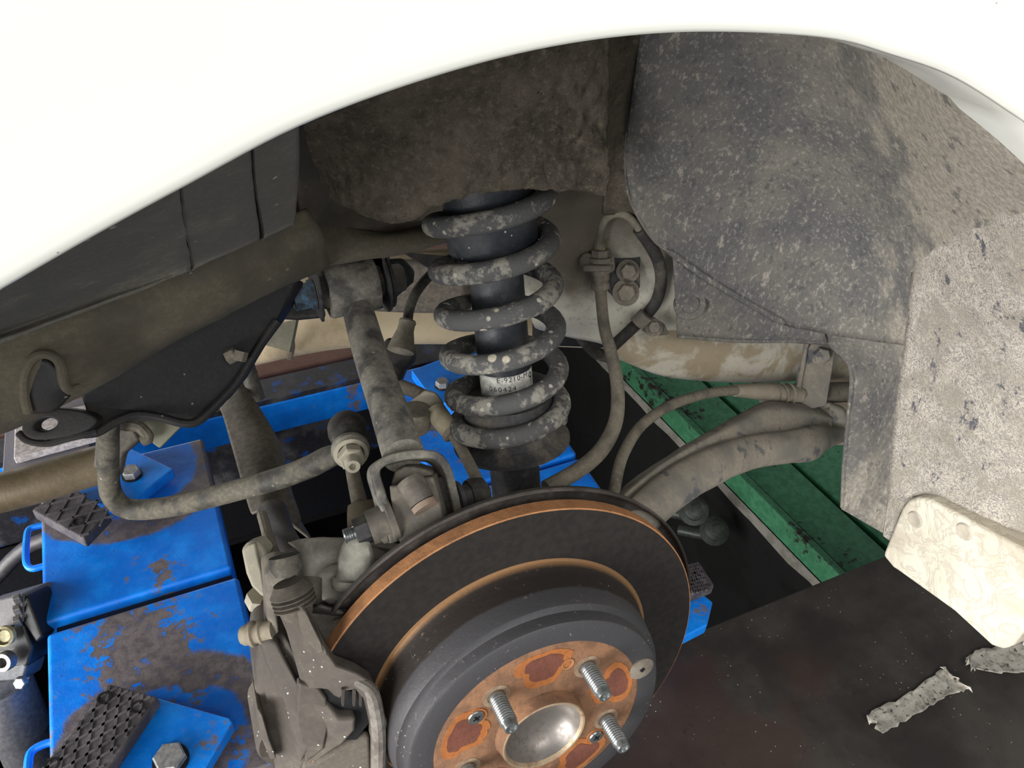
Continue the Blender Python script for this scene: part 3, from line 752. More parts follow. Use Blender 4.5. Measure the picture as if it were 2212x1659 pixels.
# rear liner with pressed ribs, left
def lip_up(x):   # a point on the lip line, a little above
    for (x0, y0), (x1, y1) in zip(lip_px, lip_px[1:]):
        if x0 <= x <= x1: return y0 + (y1 - y0) * (x - x0) / (x1 - x0) - 70
    return 612 + (0 - x) * .6 - 70
colsx = [(-160, -160, -160, .30, .40, .42), (0, 0, 0, .30, .40, .425), (120, 130, 140, .30, .41, .44), (250, 265, 285, .305, .42, .452), (366, 384, 402, .31, .425, .464), (378, 396, 409, .324, .442, .480),
         (388, 402, 418, .312, .428, .466), (450, 470, 480, .312, .428, .468), (530, 540, 554, .314, .432, .474), (538, 548, 561, .330, .452, .492), (546, 554, 570, .316, .435, .476), (595, 595, 600, .318, .438, .478), (634, 634, 630, .322, .442, .482), (642, 642, 637, .33, .45, .49), (646, 646, 640, .36, .48, .52)]
rows = [[], [], [], []]
bot = lambda x: 486 + (637 - x) * .44 if x > 400 else 590 + (400 - x) * .36
for a, b, c, d0, d1, d2 in colsx:
    yb = bot(c); yt = lip_up(a)
    rows[0].append((a, yt, d0)); rows[1].append((b, (yt + yb) / 2 + 20, (d0 + d1) / 2 + .018)); rows[2].append((c, yb - 22, d1 + .028)); rows[3].append((c, yb, d2))
m = MB(); m.grid(patch(rows, 3, 8, .0006, 60)); obj('rear_liner', m, REARL, solid=.0025, soff=-1, label='dark grey ribbed rear inner liner covered in road dust', cat_='wheel liner')
# frame rail below the liner
fr_ = [[(-160, 740, .47), (60, 660, .485), (220, 610, .50), (400, 560, .515), (560, 490, .53), (660, 450, .555)],
       [(-160, 800, .47), (60, 740, .485), (220, 690, .50), (400, 620, .515), (560, 540, .535), (690, 500, .565)],
       [(-160, 880, .475), (60, 800, .49), (220, 730, .505), (400, 655, .52), (570, 575, .545), (700, 535, .58)],
       [(-160, 990, .50), (20, 915, .515), (180, 838, .53), (380, 725, .545), (560, 632, .565), (708, 570, .605)],
       [(-160, 985, .56), (20, 910, .58), (180, 832, .59), (380, 720, .60), (560, 628, .62), (708, 566, .65)]]
m = MB(); m.grid(patch(fr_, 8, 7, .0012, 35)); obj('rear_frame_rail', m, BROWN2, body, solid=.003, soff=-1)
# bead outlining the rail's arched recess, far left; a black sheet paints its shade
m = MB(); m.tube(cat([p(60, 890, .503), p(52, 850, .496), p(54, 805, .488), p(74, 772, .484), p(102, 765, .484), p(128, 782, .486), p(138, 826, .492), p(150, 842, .497), p(172, 838, .502)], 5), .0030, 10)
obj('rail_arch_bead', m, BROWN2, body)
m = MB(); m.grid(patch([[(56, 815, .4925), (80, 780, .489), (102, 774, .489), (132, 800, .491)], [(54, 850, .499), (80, 835, .497), (110, 832, .497), (136, 836, .498)], [(62, 890, .508), (90, 890, .507), (120, 884, .508), (150, 850, .506)]], 6, 6)); obj('rail_recess_shade', m, BLACKF, body, solid=.002, soff=-1)

# ================================================================== FRONT LINER, MUD GUARD, SILL END
def col_rows(rows): return rows
L1 = [[(1386, 30, .505), (1500, 20, .505), (1640, 22, .495), (1770, 40, .475), (1880, 75, .44), (1985, 120, .395), (2090, 165, .345), (2190, 215, .335), (2320, 300, .34)],
      [(1352, 330, .60), (1480, 310, .60), (1620, 300, .595), (1760, 296, .575), (1860, 296, .54), (1950, 296, .49), (2060, 300, .425), (2160, 316, .385), (2320, 420, .37)],
      [(1372, 455, .65), (1500, 450, .655), (1640, 450, .652), (1770, 450, .64), (1870, 450, .61), (1960, 450, .565), (2070, 455, .50), (2180, 465, .45), (2330, 520, .42)],
      [(1410, 515, .67), (1510, 545, .685), (1640, 580, .695), (1770, 600, .69), (1880, 600, .665), (1965, 600, .625), (2075, 600, .56), (2190, 610, .50), (2340, 630, .46)],
      [(1452, 548, .68), (1520, 596, .70), (1610, 650, .718), (1690, 695, .73), (1810, 722, .72), (1958, 742, .675), (2075, 745, .615), (2200, 750, .55), (2350, 750, .50)]]
fl = thing('fender_liner', 'dusty blue-black plastic front wheel liner with pressed ridge', 'wheel liner', p(1700, 740, .73))
m = MB(); m.grid(patch(L1, 7, 8, .0005, 60)); obj('liner_shell', m, LINER, fl, solid=.0025, soff=-1)
# rolled ridge along the lower edge
rdg = cat([p(1446, 540, .679), p(1520, 594, .698), p(1610, 648, .716), p(1692, 696, .728)], 8)
m = MB(); m.tube(rdg, .0035, 10); obj('pressed_ridge', m, LINER, fl)
# edge bead following the left rim
m = MB(); m.tube(cat([p(1386, 30, .504), p(1366, 180, .555), p(1352, 330, .599), p(1354, 400, .63), p(1374, 458, .65), p(1412, 517, .67), p(1448, 545, .679)], 6), .0016, 8); obj('rim_bead', m, LINER, fl)
# triangular flange with press stud, and lower flange strip
def sheet(name, ctrl, mat, par, nu=5, nv=5, th=.0025, amp=0, sc=40, **k):
    m = MB(); m.grid(patch(ctrl, nu, nv, amp, sc)); return obj(name, m, mat, par, solid=th, soff=-1, **k)
sheet('lower_flange', [[(1452, 552, .686), (1520, 600, .706), (1610, 654, .724), (1690, 698, .735), (1780, 716, .735)],
                       [(1458, 640, .715), (1520, 655, .722), (1610, 686, .733), (1690, 716, .740), (1785, 728, .740)],
                       [(1462, 724, .745), (1525, 728, .747), (1610, 733, .750), (1690, 735, .752), (1790, 740, .752)]], LINER, fl, 6, 6)
sheet('corner_strip', [[(1775, 708, .735), (1850, 726, .722), (1958, 742, .680)],
                       [(1785, 736, .752), (1855, 760, .735), (1955, 790, .695)],
                       [(1838, 800, .760), (1880, 815, .745), (1950, 840, .710)],
                       [(1832, 900, .775), (1875, 910, .76), (1940, 930, .725)],
                       [(1824, 1000, .785), (1868, 1010, .772), (1928, 1030, .74)],
                       [(1820, 1098, .80), (1855, 1118, .788), (1915, 1152, .762)]], LINER, fl, 6, 6)
m = MB(); m.tube(cat([p(1466, 726, .744), p(1600, 736, .749), p(1780, 738, .749), p(1822, 765, .753), p(1840, 812, .758), p(1833, 900, .772), p(1824, 1000, .783), p(1820, 1096, .797)], 8), .0022, 8); obj('opening_bead', m, LINER, fl)
m = MB(); c = p(1490, 656, .7165); ax = -(FWD + RIGHT * .3).normalized()
m.lathe([(0, .002), (.006, .002), (.008, .001), (.0085, -.001), (.0135, -.001), (.0145, -.003), (0, -.004)], c, ax, 28); obj('press_stud', m, LINER, fl)

gd = [[(1990, 400, .57), (2060, 370, .50), (2140, 370, .45), (2230, 390, .415), (2330, 420, .40)],
      [(1978, 600, .617), (2050, 590, .565), (2130, 590, .515), (2220, 600, .47), (2330, 620, .44)],
      [(1962, 742, .662), (2040, 742, .62), (2120, 742, .575), (2210, 742, .53), (2330, 745, .49)],
      [(1944, 860, .692), (2020, 862, .655), (2110, 866, .61), (2200, 872, .57), (2330, 880, .53)],
      [(1928, 1000, .722), (2010, 1004, .69), (2100, 1012, .65), (2190, 1022, .615), (2330, 1040, .575)],
      [(1922, 1075, .735), (2000, 1072, .708), (2090, 1112, .676), (2180, 1164, .65), (2330, 1240, .615)]]
mg = thing('mud_guard', 'mud-caked grey guard at the front of the wheel arch above the cream sill end', 'mud guard', p(1960, 1160, .75))
sheet('guard_sheet', gd, MUD, mg, 7, 8, .004, .0012, 70)
sheet('guard_tongue', [[(1922, 1070, .735), (1950, 1068, .73), (1985, 1064, .722)], [(1914, 1110, .745), (1938, 1106, .74), (1956, 1090, .734)], [(1908, 1158, .755), (1926, 1166, .754), (1940, 1120, .745)]], MUD, mg, 5, 5, .006)

sc_ = thing('sill_end', 'cream painted sill end cap with two round clips under crackled mud', 'sill trim', px_(2000, 1330, .375))
XC = .372
out = [(1905, 1200), (1928, 1142), (1946, 1098), (1960, 1080), (1982, 1074), (2010, 1080), (2230, 1198), (2300, 1240), (2300, 1300), (2208, 1368), (2186, 1396), (2166, 1405), (2140, 1396), (2060, 1322), (1935, 1232), (1928, 1228)]
m = MB(); m.prism([px_(x, y, XC) for x, y in out], (.045, 0, 0)); obj('cap', m, CAP, sc_, bevel=.004, seg=3)
for (x, y) in ((1977, 1122), (2083, 1148)):
    m = MB(); c = px_(x, y, XC); m.lathe([(0, .0008), (.004, .0008), (.0052, .0016), (.0066, .0016), (.0076, .0002), (.0076, -.002)], c, (-1, 0, 0), 28); obj('push_clip', m, dirty('dusty_clip', (168, 160, 146), (190, 182, 166), .5, 60), sc_)
m = MB(); m.prism([px_(x, y, XC + .05) for x, y in [(2186, 1400), (2330, 1180), (2400, 1250), (2400, 1400), (2260, 1425)]], (.8, 0, 0)); obj('sill', m, PAINT, sc_, bevel=.01)

# ================================================================== WHEEL: disc, hub, shield
def wv(r, a, y): return Vector((r * math.cos(a), y, r * math.sin(a)))
disc = thing('brake_disc', 'rusty-edged brake disc with tall dull iron hat and bare studs', 'brake disc', (0, 0, 0), WQ)
m = MB(); m.lathe([(.108, .0459), (.1529, .0459)], (0, 0, 0), (0, 1, 0), 128); obj('friction_face', m, FACE, disc, local=True)
m = MB(); m.lathe([(.1525, .0457), (.1535, .0462), (.1535, .0562), (.1520, .0567), (.09, .0567)], (0, 0, 0), (0, 1, 0), 128); obj('rusty_rim', m, RUST, disc, local=True)
m = MB(); m.lathe([(.0785, 0), (.0932, 0), (.0952, .0012), (.0958, .0034), (.0964, .0095), (.0985, .0108), (.1008, .0112), (.1016, .0135), (.1035, .024), (.1058, .036), (.1075, .0425), (.1092, .0452), (.1115, .0460)], (0, 0, 0), (0, 1, 0), 128)
obj('hat', m, HAT, disc, local=True)
m = MB(); m.lathe([(.0335, .001), (.0335, 0), (.0772, -.0002), (.0788, .0004)], (0, 0, 0), (0, 1, 0), 96); obj('wheel_seat', m, RUSTHUB, disc, local=True)
STUD = [math.radians(50.9 + 72 * k) for k in range(5)]
# red oxide pads between the studs
for k, a in enumerate(STUD):
    mid = a + math.radians(36)
    def blob(s, y):
        pts = []
        for i in range(28):
            th = 2 * math.pi * i / 28; ca, sa = math.cos(th), math.sin(th)
            e = 1 / (abs(ca) ** 4 + abs(sa) ** 4) ** .25
            rr = .0580 + .0160 * s * e * sa; aa = mid + .31 * s * e * ca * (1.1 if sa > 0 else .85) + noise.noise(Vector((th * 2, k, s))) * .03
            pts.append(wv(rr + noise.noise(Vector((th * 3, k * 2, s))) * .0012, aa, y))
        return pts
    m = MB(); m.prism(blob(1.0, -.0005), (0, .0006, 0)); obj('rust_patch', m, RUSTOR, disc, local=True, smooth=0)
    m = MB(); m.prism([q + wv(.0012, mid, 0) for q in blob(.70, -.0008)], (0, .0004, 0)); obj('red_oxide_patch', m, RUSTRED, disc, local=True, smooth=0)
for (a, big) in ((142.8, 1), (-38.8, 0)):
    a = math.radians(a); c = wv(.058, a, -.0004)
    m = MB(); m.lathe([(0, -.0012), (.0052, -.0012), (.0058, -.0004), (.0058, .001)], c, (0, 1, 0), 28); sc1 = obj('screw', m, ZINC, disc, local=True)
    m = MB()
    for an in (.5, .5 + math.pi / 2):
        X = Vector((math.cos(an), 0, math.sin(an))); m.box(c + Vector((0, -.0013, 0)), .0026, .0003, .0006, X, (0, 1, 0), X.cross(Vector((0, 1, 0))))
    obj('cross_slot', m, BLACKV, sc1, local=True)
    m = MB(); m.lathe([(.006, 0), (.0078, -.0004), (.0082, .0006)], c, (0, 1, 0), 28); obj('screw_recess', m, RUSTOR, disc, local=True)
m = MB(); m.lathe([(.0048, -.0010), (.0036, -.0009), (.0034, .006), (0, .006)], wv(.0586, math.radians(69.2), 0), (0, 1, 0), 24); obj('threaded_hole', m, RUST, disc, local=True)
m = MB(); c = wv(.0832, math.radians(14.8), 0)
m.lathe([(0, -.0016), (.0088, -.0016), (.0098, -.0010), (.0098, .001)], c, (0, 1, 0), 32); pl = obj('adjuster_plug', m, dirty('grey_rubber_plug', (104, 96, 86), (128, 120, 108), .5, 60, rough=.8), disc, local=True)
m = MB(); m.box(c + Vector((0, -.0019, 0)), .0016, .0003, .0016, Vector((.8, 0, .6)), (0, 1, 0), Vector((-.6, 0, .8))); obj('square_slot', m, BLACKV, pl, local=True)

hub = thing('wheel_hub', 'rusty hub nose with silvery cup and zinc wheel studs in the brake disc', 'wheel hub', (0, 0, 0), WQ)
m = MB(); m.lathe([(.0345, .004), (.0338, 0), (.0326, -.0025), (.0322, -.0075), (.0316, -.0088)], (0, 0, 0), (0, 1, 0), 72); obj('pilot_ring', m, RUSTHUB, hub, local=True)
m = MB(); m.lathe([(.0317, -.0086), (.0308, -.0092), (.0296, -.0088), (.0285, -.0066)], (0, 0, 0), (0, 1, 0), 72); obj('rim_lip', m, dirty('worn_rim', (170, 150, 124), (130, 100, 76), .4, 60, rough=.5, metal=.4), hub, local=True)
m = MB(); m.lathe([(.0286, -.0068), (.0272, -.0025), (.0235, .0035), (.017, .0078), (.009, .0100), (0, .0106)], (0, 0, 0), (0, 1, 0), 72); obj('hub_cup', m, CUP, hub, local=True, smooth=80)
mst = MB(); prof = [(.0046, .01), (.0057, .006), (.0057, -.001)]
for i in range(11): prof += [(.0059, -.0024 - i * .0019), (.00545, -.0033 - i * .0019)]
prof += [(.0050, -.0245), (.0049, -.0262), (.0046, -.0270), (.0034, -.0270), (.0030, -.0256), (0, -.0252)]
mst.lathe(prof, (0, 0, 0), (0, 1, 0), 24)
st0 = None
for a in STUD:
    if st0 is None:
        st0 = obj('wheel_stud', mst, ZINC, hub, local=True); st0.location = wv(.05715, a, 0)
    else:
        s2 = st0.copy(); COL.objects.link(s2); s2.parent = hub; s2.location = wv(.05715, a, 0)
mc = MB(); mc.lathe([(.0063, .0012), (.0066, -.0004), (.0098, -.0004), (.0102, .0008)], (0, 0, 0), (0, 1, 0), 28)
cl0 = None
for a in STUD:
    if cl0 is None: cl0 = obj('stud_collar', mc, dirty('collar_rust', (120, 100, 82), (150, 130, 108), .5, 80), hub, local=True); cl0.location = wv(.05715, a, 0)
    else: s2 = cl0.copy(); COL.objects.link(s2); s2.parent = hub; s2.location = wv(.05715, a, 0)

SHM = dirty('brown_black_shield', (62, 57, 55), (92, 86, 82), .45, 30, rough=.6)
sh = thing('dust_shield', 'dark curled-edge brake dust shield wrapped behind the disc', 'dust shield', (0, 0, 0), WQ)
m = MB(); n = 90; rows = []
shp = [(.05, .068), (.14, .068), (.1545, .0670), (.1580, .0655), (.1606, .0625), (.1616, .0585), (.1610, .0570), (.1592, .0576)]
for r, y in shp: rows.append([wv(r, math.radians(-34 + 172 * i / n), y) for i in range(n + 1)])
m.grid(rows); obj('shield_plate', m, SHM, sh, local=True, solid=.0012, soff=-1)
m = MB(); a = math.radians(138); m.grid([[wv(.150 + .02 * t, a, .060 + .0), wv(.150 + .02 * t, a + .02, .062), wv(.152 + .024 * t, a + .06 + .02 * t, .068), wv(.155 + .026 * t, a + .06 + .03 * t, .078)] for t in (0, .33, .66, 1)])
obj('curled_tab', m, SHM, sh, local=True, solid=.002)

# ================================================================== CALIPER
cal = thing('brake_caliper', 'brown dusty brake caliper with bracket arm over the disc edge', 'brake caliper', pw(620, 1640, .07), WQ)
def cw(pts): return [pw(x, y, yl) for x, y, yl in pts]
# body: faceted housing inboard of the disc
bl = [(560, 1386, .085), (594, 1379, .082), (622, 1376, .075), (640, 1420, .066), (655, 1490, .058), (676, 1560, .052), (677, 1625, .05), (650, 1690, .05), (605, 1720, .055), (590, 1640, .064), (566, 1570, .072), (552, 1500, .078), (553, 1440, .083)]
top = cw(bl); Ww = WN
m = MB(); n = len(top)
cen = sum(top, Vector()) / n
m.loft([q.lerp(cen, .0) for q in top], [q + Ww * .055 - (q - cen) * .12 for q in top])
obj('cylinder_body', m, CALM, cal, bevel=.006, seg=3)
# raised facet on the body
fc = cw([(560, 1388, .081), (594, 1381, .077), (648, 1490, .052), (671, 1562, .046), (672, 1622, .044), (648, 1660, .046), (615, 1520, .058), (575, 1440, .074)])
m = MB(); m.prism(fc, Ww * .02); obj('body_rib', m, CALM, cal, bevel=.004, seg=3)
# bridge below the window
bd = cw([(640, 1480, .058), (664, 1498, .050), (700, 1512, .042), (735, 1552, .034), (770, 1552, .031), (768, 1580, .031), (740, 1612, .033), (690, 1640, .040), (676, 1650, .044), (650, 1640, .052), (650, 1560, .054)])
m = MB(); m.prism(bd, Ww * .010); obj('bridge', m, CALM, cal, bevel=.003, seg=3)
bd2 = cw([(680, 1648, .044), (740, 1618, .036), (800, 1592, .0335), (806, 1700, .034), (640, 1720, .050), (655, 1650, .05)])
m = MB(); m.prism(bd2, Ww * .009); obj('lower_bridge', m, CALM, cal, bevel=.003)
bd3 = cw([(664, 1494, .053), (700, 1486, .043), (790, 1500, .036), (800, 1560, .036), (770, 1600, .037), (700, 1600, .044)])
m = MB(); m.prism(cw([(645, 1478, .047), (690, 1488, .0425), (706, 1510, .0405), (712, 1560, .0395), (700, 1620, .0395), (660, 1650, .046), (640, 1560, .05)]), Ww * .008); obj('finger_root', m, CALM, cal, bevel=.002)
m = MB(); m.prism(bd3, Ww * .006); obj('pad_backing', m, BLACKV, cal, bevel=.001)
m = MB(); m.lathe([(0, 0), (.026, 0), (.028, .004), (.028, .05), (.024, .054), (0, .054)], pw(640, 1600, .075), Ww, 40); obj('piston_housing', m, CALM, cal)
m = MB(); m.prism(cw([(556, 1532, .066), (566, 1545, .062), (582, 1600, .058), (598, 1640, .056), (585, 1645, .06), (562, 1590, .066)]), Ww * .03); obj('side_ridge', m, CALM, cal, bevel=.003)
# bracket: boss, arm over the rim, claw outboard of the disc face
arm = [(598, 1306, .078), (628, 1296, .070), (662, 1310, .056), (676, 1338, .046), (690, 1372, .040), (708, 1410, .036), (728, 1438, .034), (772, 1455, .031), (803, 1474, .029), (820, 1506, .028), (834, 1552, .027), (856, 1592, .027), (842, 1636, .028), (830, 1700, .03),
       (802, 1700, .032), (803, 1640, .031), (804, 1586, .030), (792, 1530, .030), (785, 1510, .030), (768, 1492, .032), (748, 1494, .033), (736, 1511, .034), (722, 1505, .035), (708, 1491, .037), (690, 1489, .040), (664, 1491, .045), (650, 1476, .050), (636, 1424, .058), (620, 1368, .068), (606, 1336, .074)]
A = cw(arm)
m = MB(); m.prism(A, Ww * .011); obj('bracket_arm', m, CALM, cal, bevel=.0045, seg=4)
# worn rib along the claw
cwr = cat(cw([(770, 1470, .034), (800, 1490, .027), (812, 1530, .0255), (818, 1580, .025), (818, 1640, .026), (814, 1700, .028)]), 6)
m = MB(); m.tube(cwr, [.0035, .0048, .005, .005], 10); obj('claw_rib', m, dirty('worn_pale_claw', (88, 82, 76), (136, 131, 125), .5, 40, rough=.7, bump=.3), cal)
m = MB(); m.prism(cw([(832, 1552, .0255), (858, 1594, .0255), (842, 1634, .027), (826, 1620, .027)]), Ww * .01); obj('claw_ear', m, dirty('worn_pale_claw', (88, 82, 76), (136, 131, 125), .5, 40), cal, bevel=.003)
# raised step on the arm
m = MB(); m.prism(cw([(640, 1316, .055), (658, 1314, .051), (670, 1346, .042), (694, 1390, .034), (704, 1420, .031), (690, 1412, .035), (662, 1395, .042), (652, 1372, .047)]), Ww * .012); obj('arm_step', m, CALM, cal, bevel=.003, seg=3)
# spring clips in the window
for x in (738, 762, 776):
    m = MB(); m.prism(cw([(x, 1490, .032), (x + 7, 1490, .032), (x + 5, 1526, .033), (x + 1, 1526, .033)]), Ww * .002); obj('pad_clip', m, CALM, cal)
# pin boss, rubber boot and guide pin
m = MB(); m.prism(cw([(571, 1243, .088), (585, 1236, .086), (610, 1229, .082), (634, 1244, .078), (640, 1268, .076), (628, 1285, .078), (606, 1300, .082), (600, 1330, .082), (604, 1370, .08), (588, 1388, .084), (578, 1372, .088), (576, 1300, .09)]), Ww * .022); obj('pin_boss', m, CAST, cal, bevel=.005, seg=3)
b0, b1 = pw(622, 1258, .072), pw(646, 1330, .062)
dr = (b1 - b0).normalized(); L = (b1 - b0).length
prof = [(0, 0), (.0095, 0), (.0118, .004)]
k = 4
for i in range(k):
    h = .006 + (L - .012) * i / k; w = (L - .012) / k
    prof += [(.0138, h + w * .25), (.0138, h + w * .5), (.0108, h + w * .9)]
prof += [(.0105, L - .004), (.009, L), (0, L)]
m = MB(); m.lathe(prof, b0, dr, 28); obj('pin_boot', m, dirty('dusty_rubber_boot', (66, 61, 55), (98, 91, 82), .5, 40, rough=.85), cal)
m = MB(); m.lathe([(0, 0), (.0075, 0), (.0095, .004), (.0095, .012), (0, .012)], p(622, 1242, .505), (p(618, 1228, .505) - p(622, 1250, .505)), 24); obj('boot_cap', m, RUBBER, cal)
q0, q1 = pw(522, 1374, .094), pw(592, 1360, .086)
ax = (q1 - q0).normalized(); L = (q1 - q0).length
m = MB(); m.lathe([(0, 0), (.0055, 0), (.0068, .002), (.0072, .006), (.0088, .0068), (.0088, .009), (.0070, .0098), (.0070, .0125), (.0084, .0135), (.0084, .0150), (.0072, .0160), (.0072, L), (0, L)], q0, ax, 28); obj('guide_pin', m, dirty('pale_dusty_pin', (128, 120, 106), (150, 141, 124), .5, 50, rough=.85), cal)
# parking cable lever beside the boot

# ================================================================== SPRING AND SHOCK ABSORBER
SA, SB = p(1055.8, 432.5, .5874), p(1105.5, 952.2, .668)
sax = (SB - SA).normalized()
su = (RIGHT - sax * RIGHT.dot(sax)).normalized(); sv = sax.cross(su)
if sv.dot(FWD) > 0: sv = -sv        # sv points to the viewer
RS, RWIRE = .0423, .0078
pitch = .0343
spr = []
tot = 6.5
for i in range(int(tot * 40) + 1):
    th = i / 40.0 - .55    # turns, 0 = right side
    a = 2 * math.pi * th
    h = -.0029 + pitch * th
    if th > 4.6: h = -.0029 + pitch * 4.6 + pitch * .72 * (th - 4.6)
    r_ = RS
    spr.append(SA + sax * h + (su * math.cos(a) + sv * math.sin(a)) * r_)
m = MB(); m.tube(spr, RWIRE, 14); obj('coil_spring', m, SPRING, label='black coil spring splashed with dry grey mud', cat_='coil spring')

shk = thing('shock_absorber', 'blue-black shock absorber inside the coil spring with white part sticker', 'shock absorber', SB)
def axp(s): return SA + sax * s
SL = (SB - SA).length
def on(px, py):    # distance along the strut axis of the axis point that shows nearest to this pixel row
    best = 0
    for i in range(-200, 1600):
        q = RC @ (axp(SL * i / 1000) - CAM); y = IH / 2 + F * q.y / q.z
        if y >= py: return SL * i / 1000
    return SL
s_cov1 = on(1080, 540)
m = MB(); m.lathe([(0, -.08), (.0335, -.08), (.0335, s_cov1 - .003), (.032, s_cov1), (.022, s_cov1 + .001), (0, s_cov1 + .001)], SA, sax, 48); obj('dust_cover', m, SHOCK, shk)
s_t = on(1080, 880)
m = MB(); m.lathe([(0, s_cov1 - .01), (.0198, s_cov1 - .01), (.0205, s_cov1 + .01), (.0205, s_t), (0, s_t)], SA, sax, 48); obj('damper_tube', m, SHOCK, shk)
s_s = on(1110, 905)
m = MB(); m.lathe([(.0205, s_s - .022), (.034, s_s - .020), (.0362, s_s - .012), (.0372, s_s + .012), (.0475, s_s + .0175), (.0475, s_s + .0205), (.036, s_s + .023), (.020, s_s + .027)], SA, sax, 56); obj('spring_seat', m, DARKM, shk)
s_b = on(1110, 1100)
m = MB(); m.lathe([(0, s_s), (.0205, s_s), (.0205, s_b), (0, s_b)], SA, sax, 40); obj('lower_tube', m, DARKM, shk)
# sticker wrapped on the tube with its print
s_l0, s_l1 = on(1085, 792), on(1085, 842)
def wrap(u, h, r): a = u / r; return axp(h) + (sv * math.cos(a) + su * math.sin(a)) * r
m = MB(); m.grid([[wrap(-.026 + .058 * i / 30, s_l0 + (s_l1 - s_l0) * k / 4, .02085) for i in range(31)] for k in range(5)])
stk = obj('part_sticker', m, WHITEL, shk, solid=.0002, soff=1)
def printed(txt, u0, h0, size, spacing=1.25, rot=0):
    cu = bpy.data.curves.new('t', 'FONT'); cu.body = txt; cu.size = size; cu.space_character = spacing; cu.resolution_u = 3
    to = bpy.data.objects.new('t', cu); COL.objects.link(to)
    dg = bpy.context.evaluated_depsgraph_get(); me = bpy.data.meshes.new_from_object(to.evaluated_get(dg))
    bm = bmesh.new(); bm.from_mesh(me); bmesh.ops.triangulate(bm, faces=bm.faces)
    bmesh.ops.subdivide_edges(bm, edges=[e for e in bm.edges if e.calc_length() > size * .3], cuts=1)
    bm.verts.index_update()
    mm = MB(); mm.add([wrap(u0 + v.co.x, h0 - v.co.y, .02112) for v in bm.verts], [tuple(v.index for v in f.verts) for f in bm.faces]); bm.free()
    bpy.data.objects.remove(to); bpy.data.curves.remove(cu); bpy.data.meshes.remove(me)
    return obj('printed_text', mm, INK, stk, smooth=0)
printed('060424', -.0135, s_l0 + (s_l1 - s_l0) * .60, .0058, 1.32)
printed('E-9210-M', -.0065, s_l0 + (s_l1 - s_l0) * .22, .0060, 1.15)
printed('9', .0215, s_l0 + (s_l1 - s_l0) * .52, .012, 1)

# ================================================================== CONTROL ARMS
XA = Vector((1, 0, 0))
ua = thing('upper_control_arm', 'dusty tubular upper control arm with bushed ends left of the coil spring', 'control arm', p(900, 1100, .56))
ic = p(757, 620, .70)
m = MB(); m.tube(cat([p(768, 650, .70), p(800, 765, .665), p(840, 885, .62), p(872, 985, .578)], 6), [.0128, .0138, .0142, .0148, .0150], 24); obj('arm_tube', m, ARM, ua)
m = MB(); m.lathe([(.0155, -.0215), (.0222, -.0215), (.0235, -.019), (.0235, .019), (.0222, .0215), (.0155, .0215)], ic, XA, 40); obj('bush_sleeve', m, ARM, ua)
m = MB(); m.lathe([(0, -.027), (.0135, -.027), (.0148, -.022), (.0155, -.018), (.0155, .018), (.0148, .022), (.0135, .027), (0, .027)], ic, XA, 36); obj('rubber_bush', m, RUBBER, ua)
b = MB(); b.lathe([(0, .026), (.0125, .026), (.0125, .0375), (.0115, .039), (0, .039)], ic + XA * .008, XA, 6); obj('bolt_head', b, CAST, ua)
b = MB(); b.lathe([(0, -.049), (.0112, -.049), (.0112, -.036), (.0132, -.035), (.0132, -.031), (0, -.031)], ic, XA, 6); obj('blue_dabbed_nut', b, dirty('blue_dabbed_steel', (58, 62, 68), (92, 128, 156), .42, 70, rough=.7), ua, label='hex nut with a dab of blue paint')
prof = [(0, -.062), (.0048, -.0615)]
for i in range(6): prof += [(.0058, -.0605 + i * .002), (.0051, -.0595 + i * .002)]
prof += [(.0055, -.045), (0, -.045)]
b = MB(); b.lathe(prof, ic, XA, 20); obj('bolt_thread', b, ZINC, ua)
# fork strap over the knuckle bush
fp = cat([p(852, 1172, .550), p(838, 1120, .550), p(824, 1065, .550), p(812, 1020, .552), p(826, 999, .556), p(860, 986, .560), p(905, 980, .566), p(945, 986, .568), p(966, 1012, .570), p(978, 1052, .570), p(992, 1108, .572)], 6)
dv = Vector((0, .016, -.018))
m = MB(); m.grid([fp, [q + dv * .5 for q in fp], [q + dv for q in fp]]); obj('fork_strap', m, ARM, ua, solid=.0062, soff=0, bevel=.0015)

mt = thing('arm_mount', 'dark twin-plate bracket holding the inner end of the upper arm', 'bracket', p(760, 690, .72))
c = ic - XA * .029
P = [c + Vector((0, -.014, -.020)), c + Vector((0, .024, -.026)), c + Vector((0, .026, .03)), c + Vector((0, -.006, .036)), c + Vector((0, -.021, .012))]
m = MB(); m.prism([q - XA * .0014 for q in P], XA * .0028); obj('plate', m, DARKM, mt, bevel=.0008)
for dx, r_ in ((.0285, .027), (.0325, .024)):
    c = ic + XA * dx
    m = MB(); m.lathe([(0, -.0013), (r_, -.0013), (r_ + .0004, 0), (r_, .0013), (0, .0013)], c, XA, 40); obj('plate', m, DARKM, mt)
    m = MB(); m.box(c + Vector((0, .012, .02)), .0013, .02, .025); obj('plate_tail', m, DARKM, mt)
m = MB(); m.prism(px_outline([(600, 655), (690, 640), (700, 684), (640, 690), (600, 688)], .73), BACK * .012); obj('base_web', m, DARKM, mt, bevel=.003)
m = MB(); m.prism(px_outline([(800, 560, .72), (870, 556, .74), (892, 580, .745), (888, 605, .745), (826, 660, .73), (800, 668, .72)]), BACK * .02); obj('back_gusset', m, BLACKF, mt, bevel=.003)

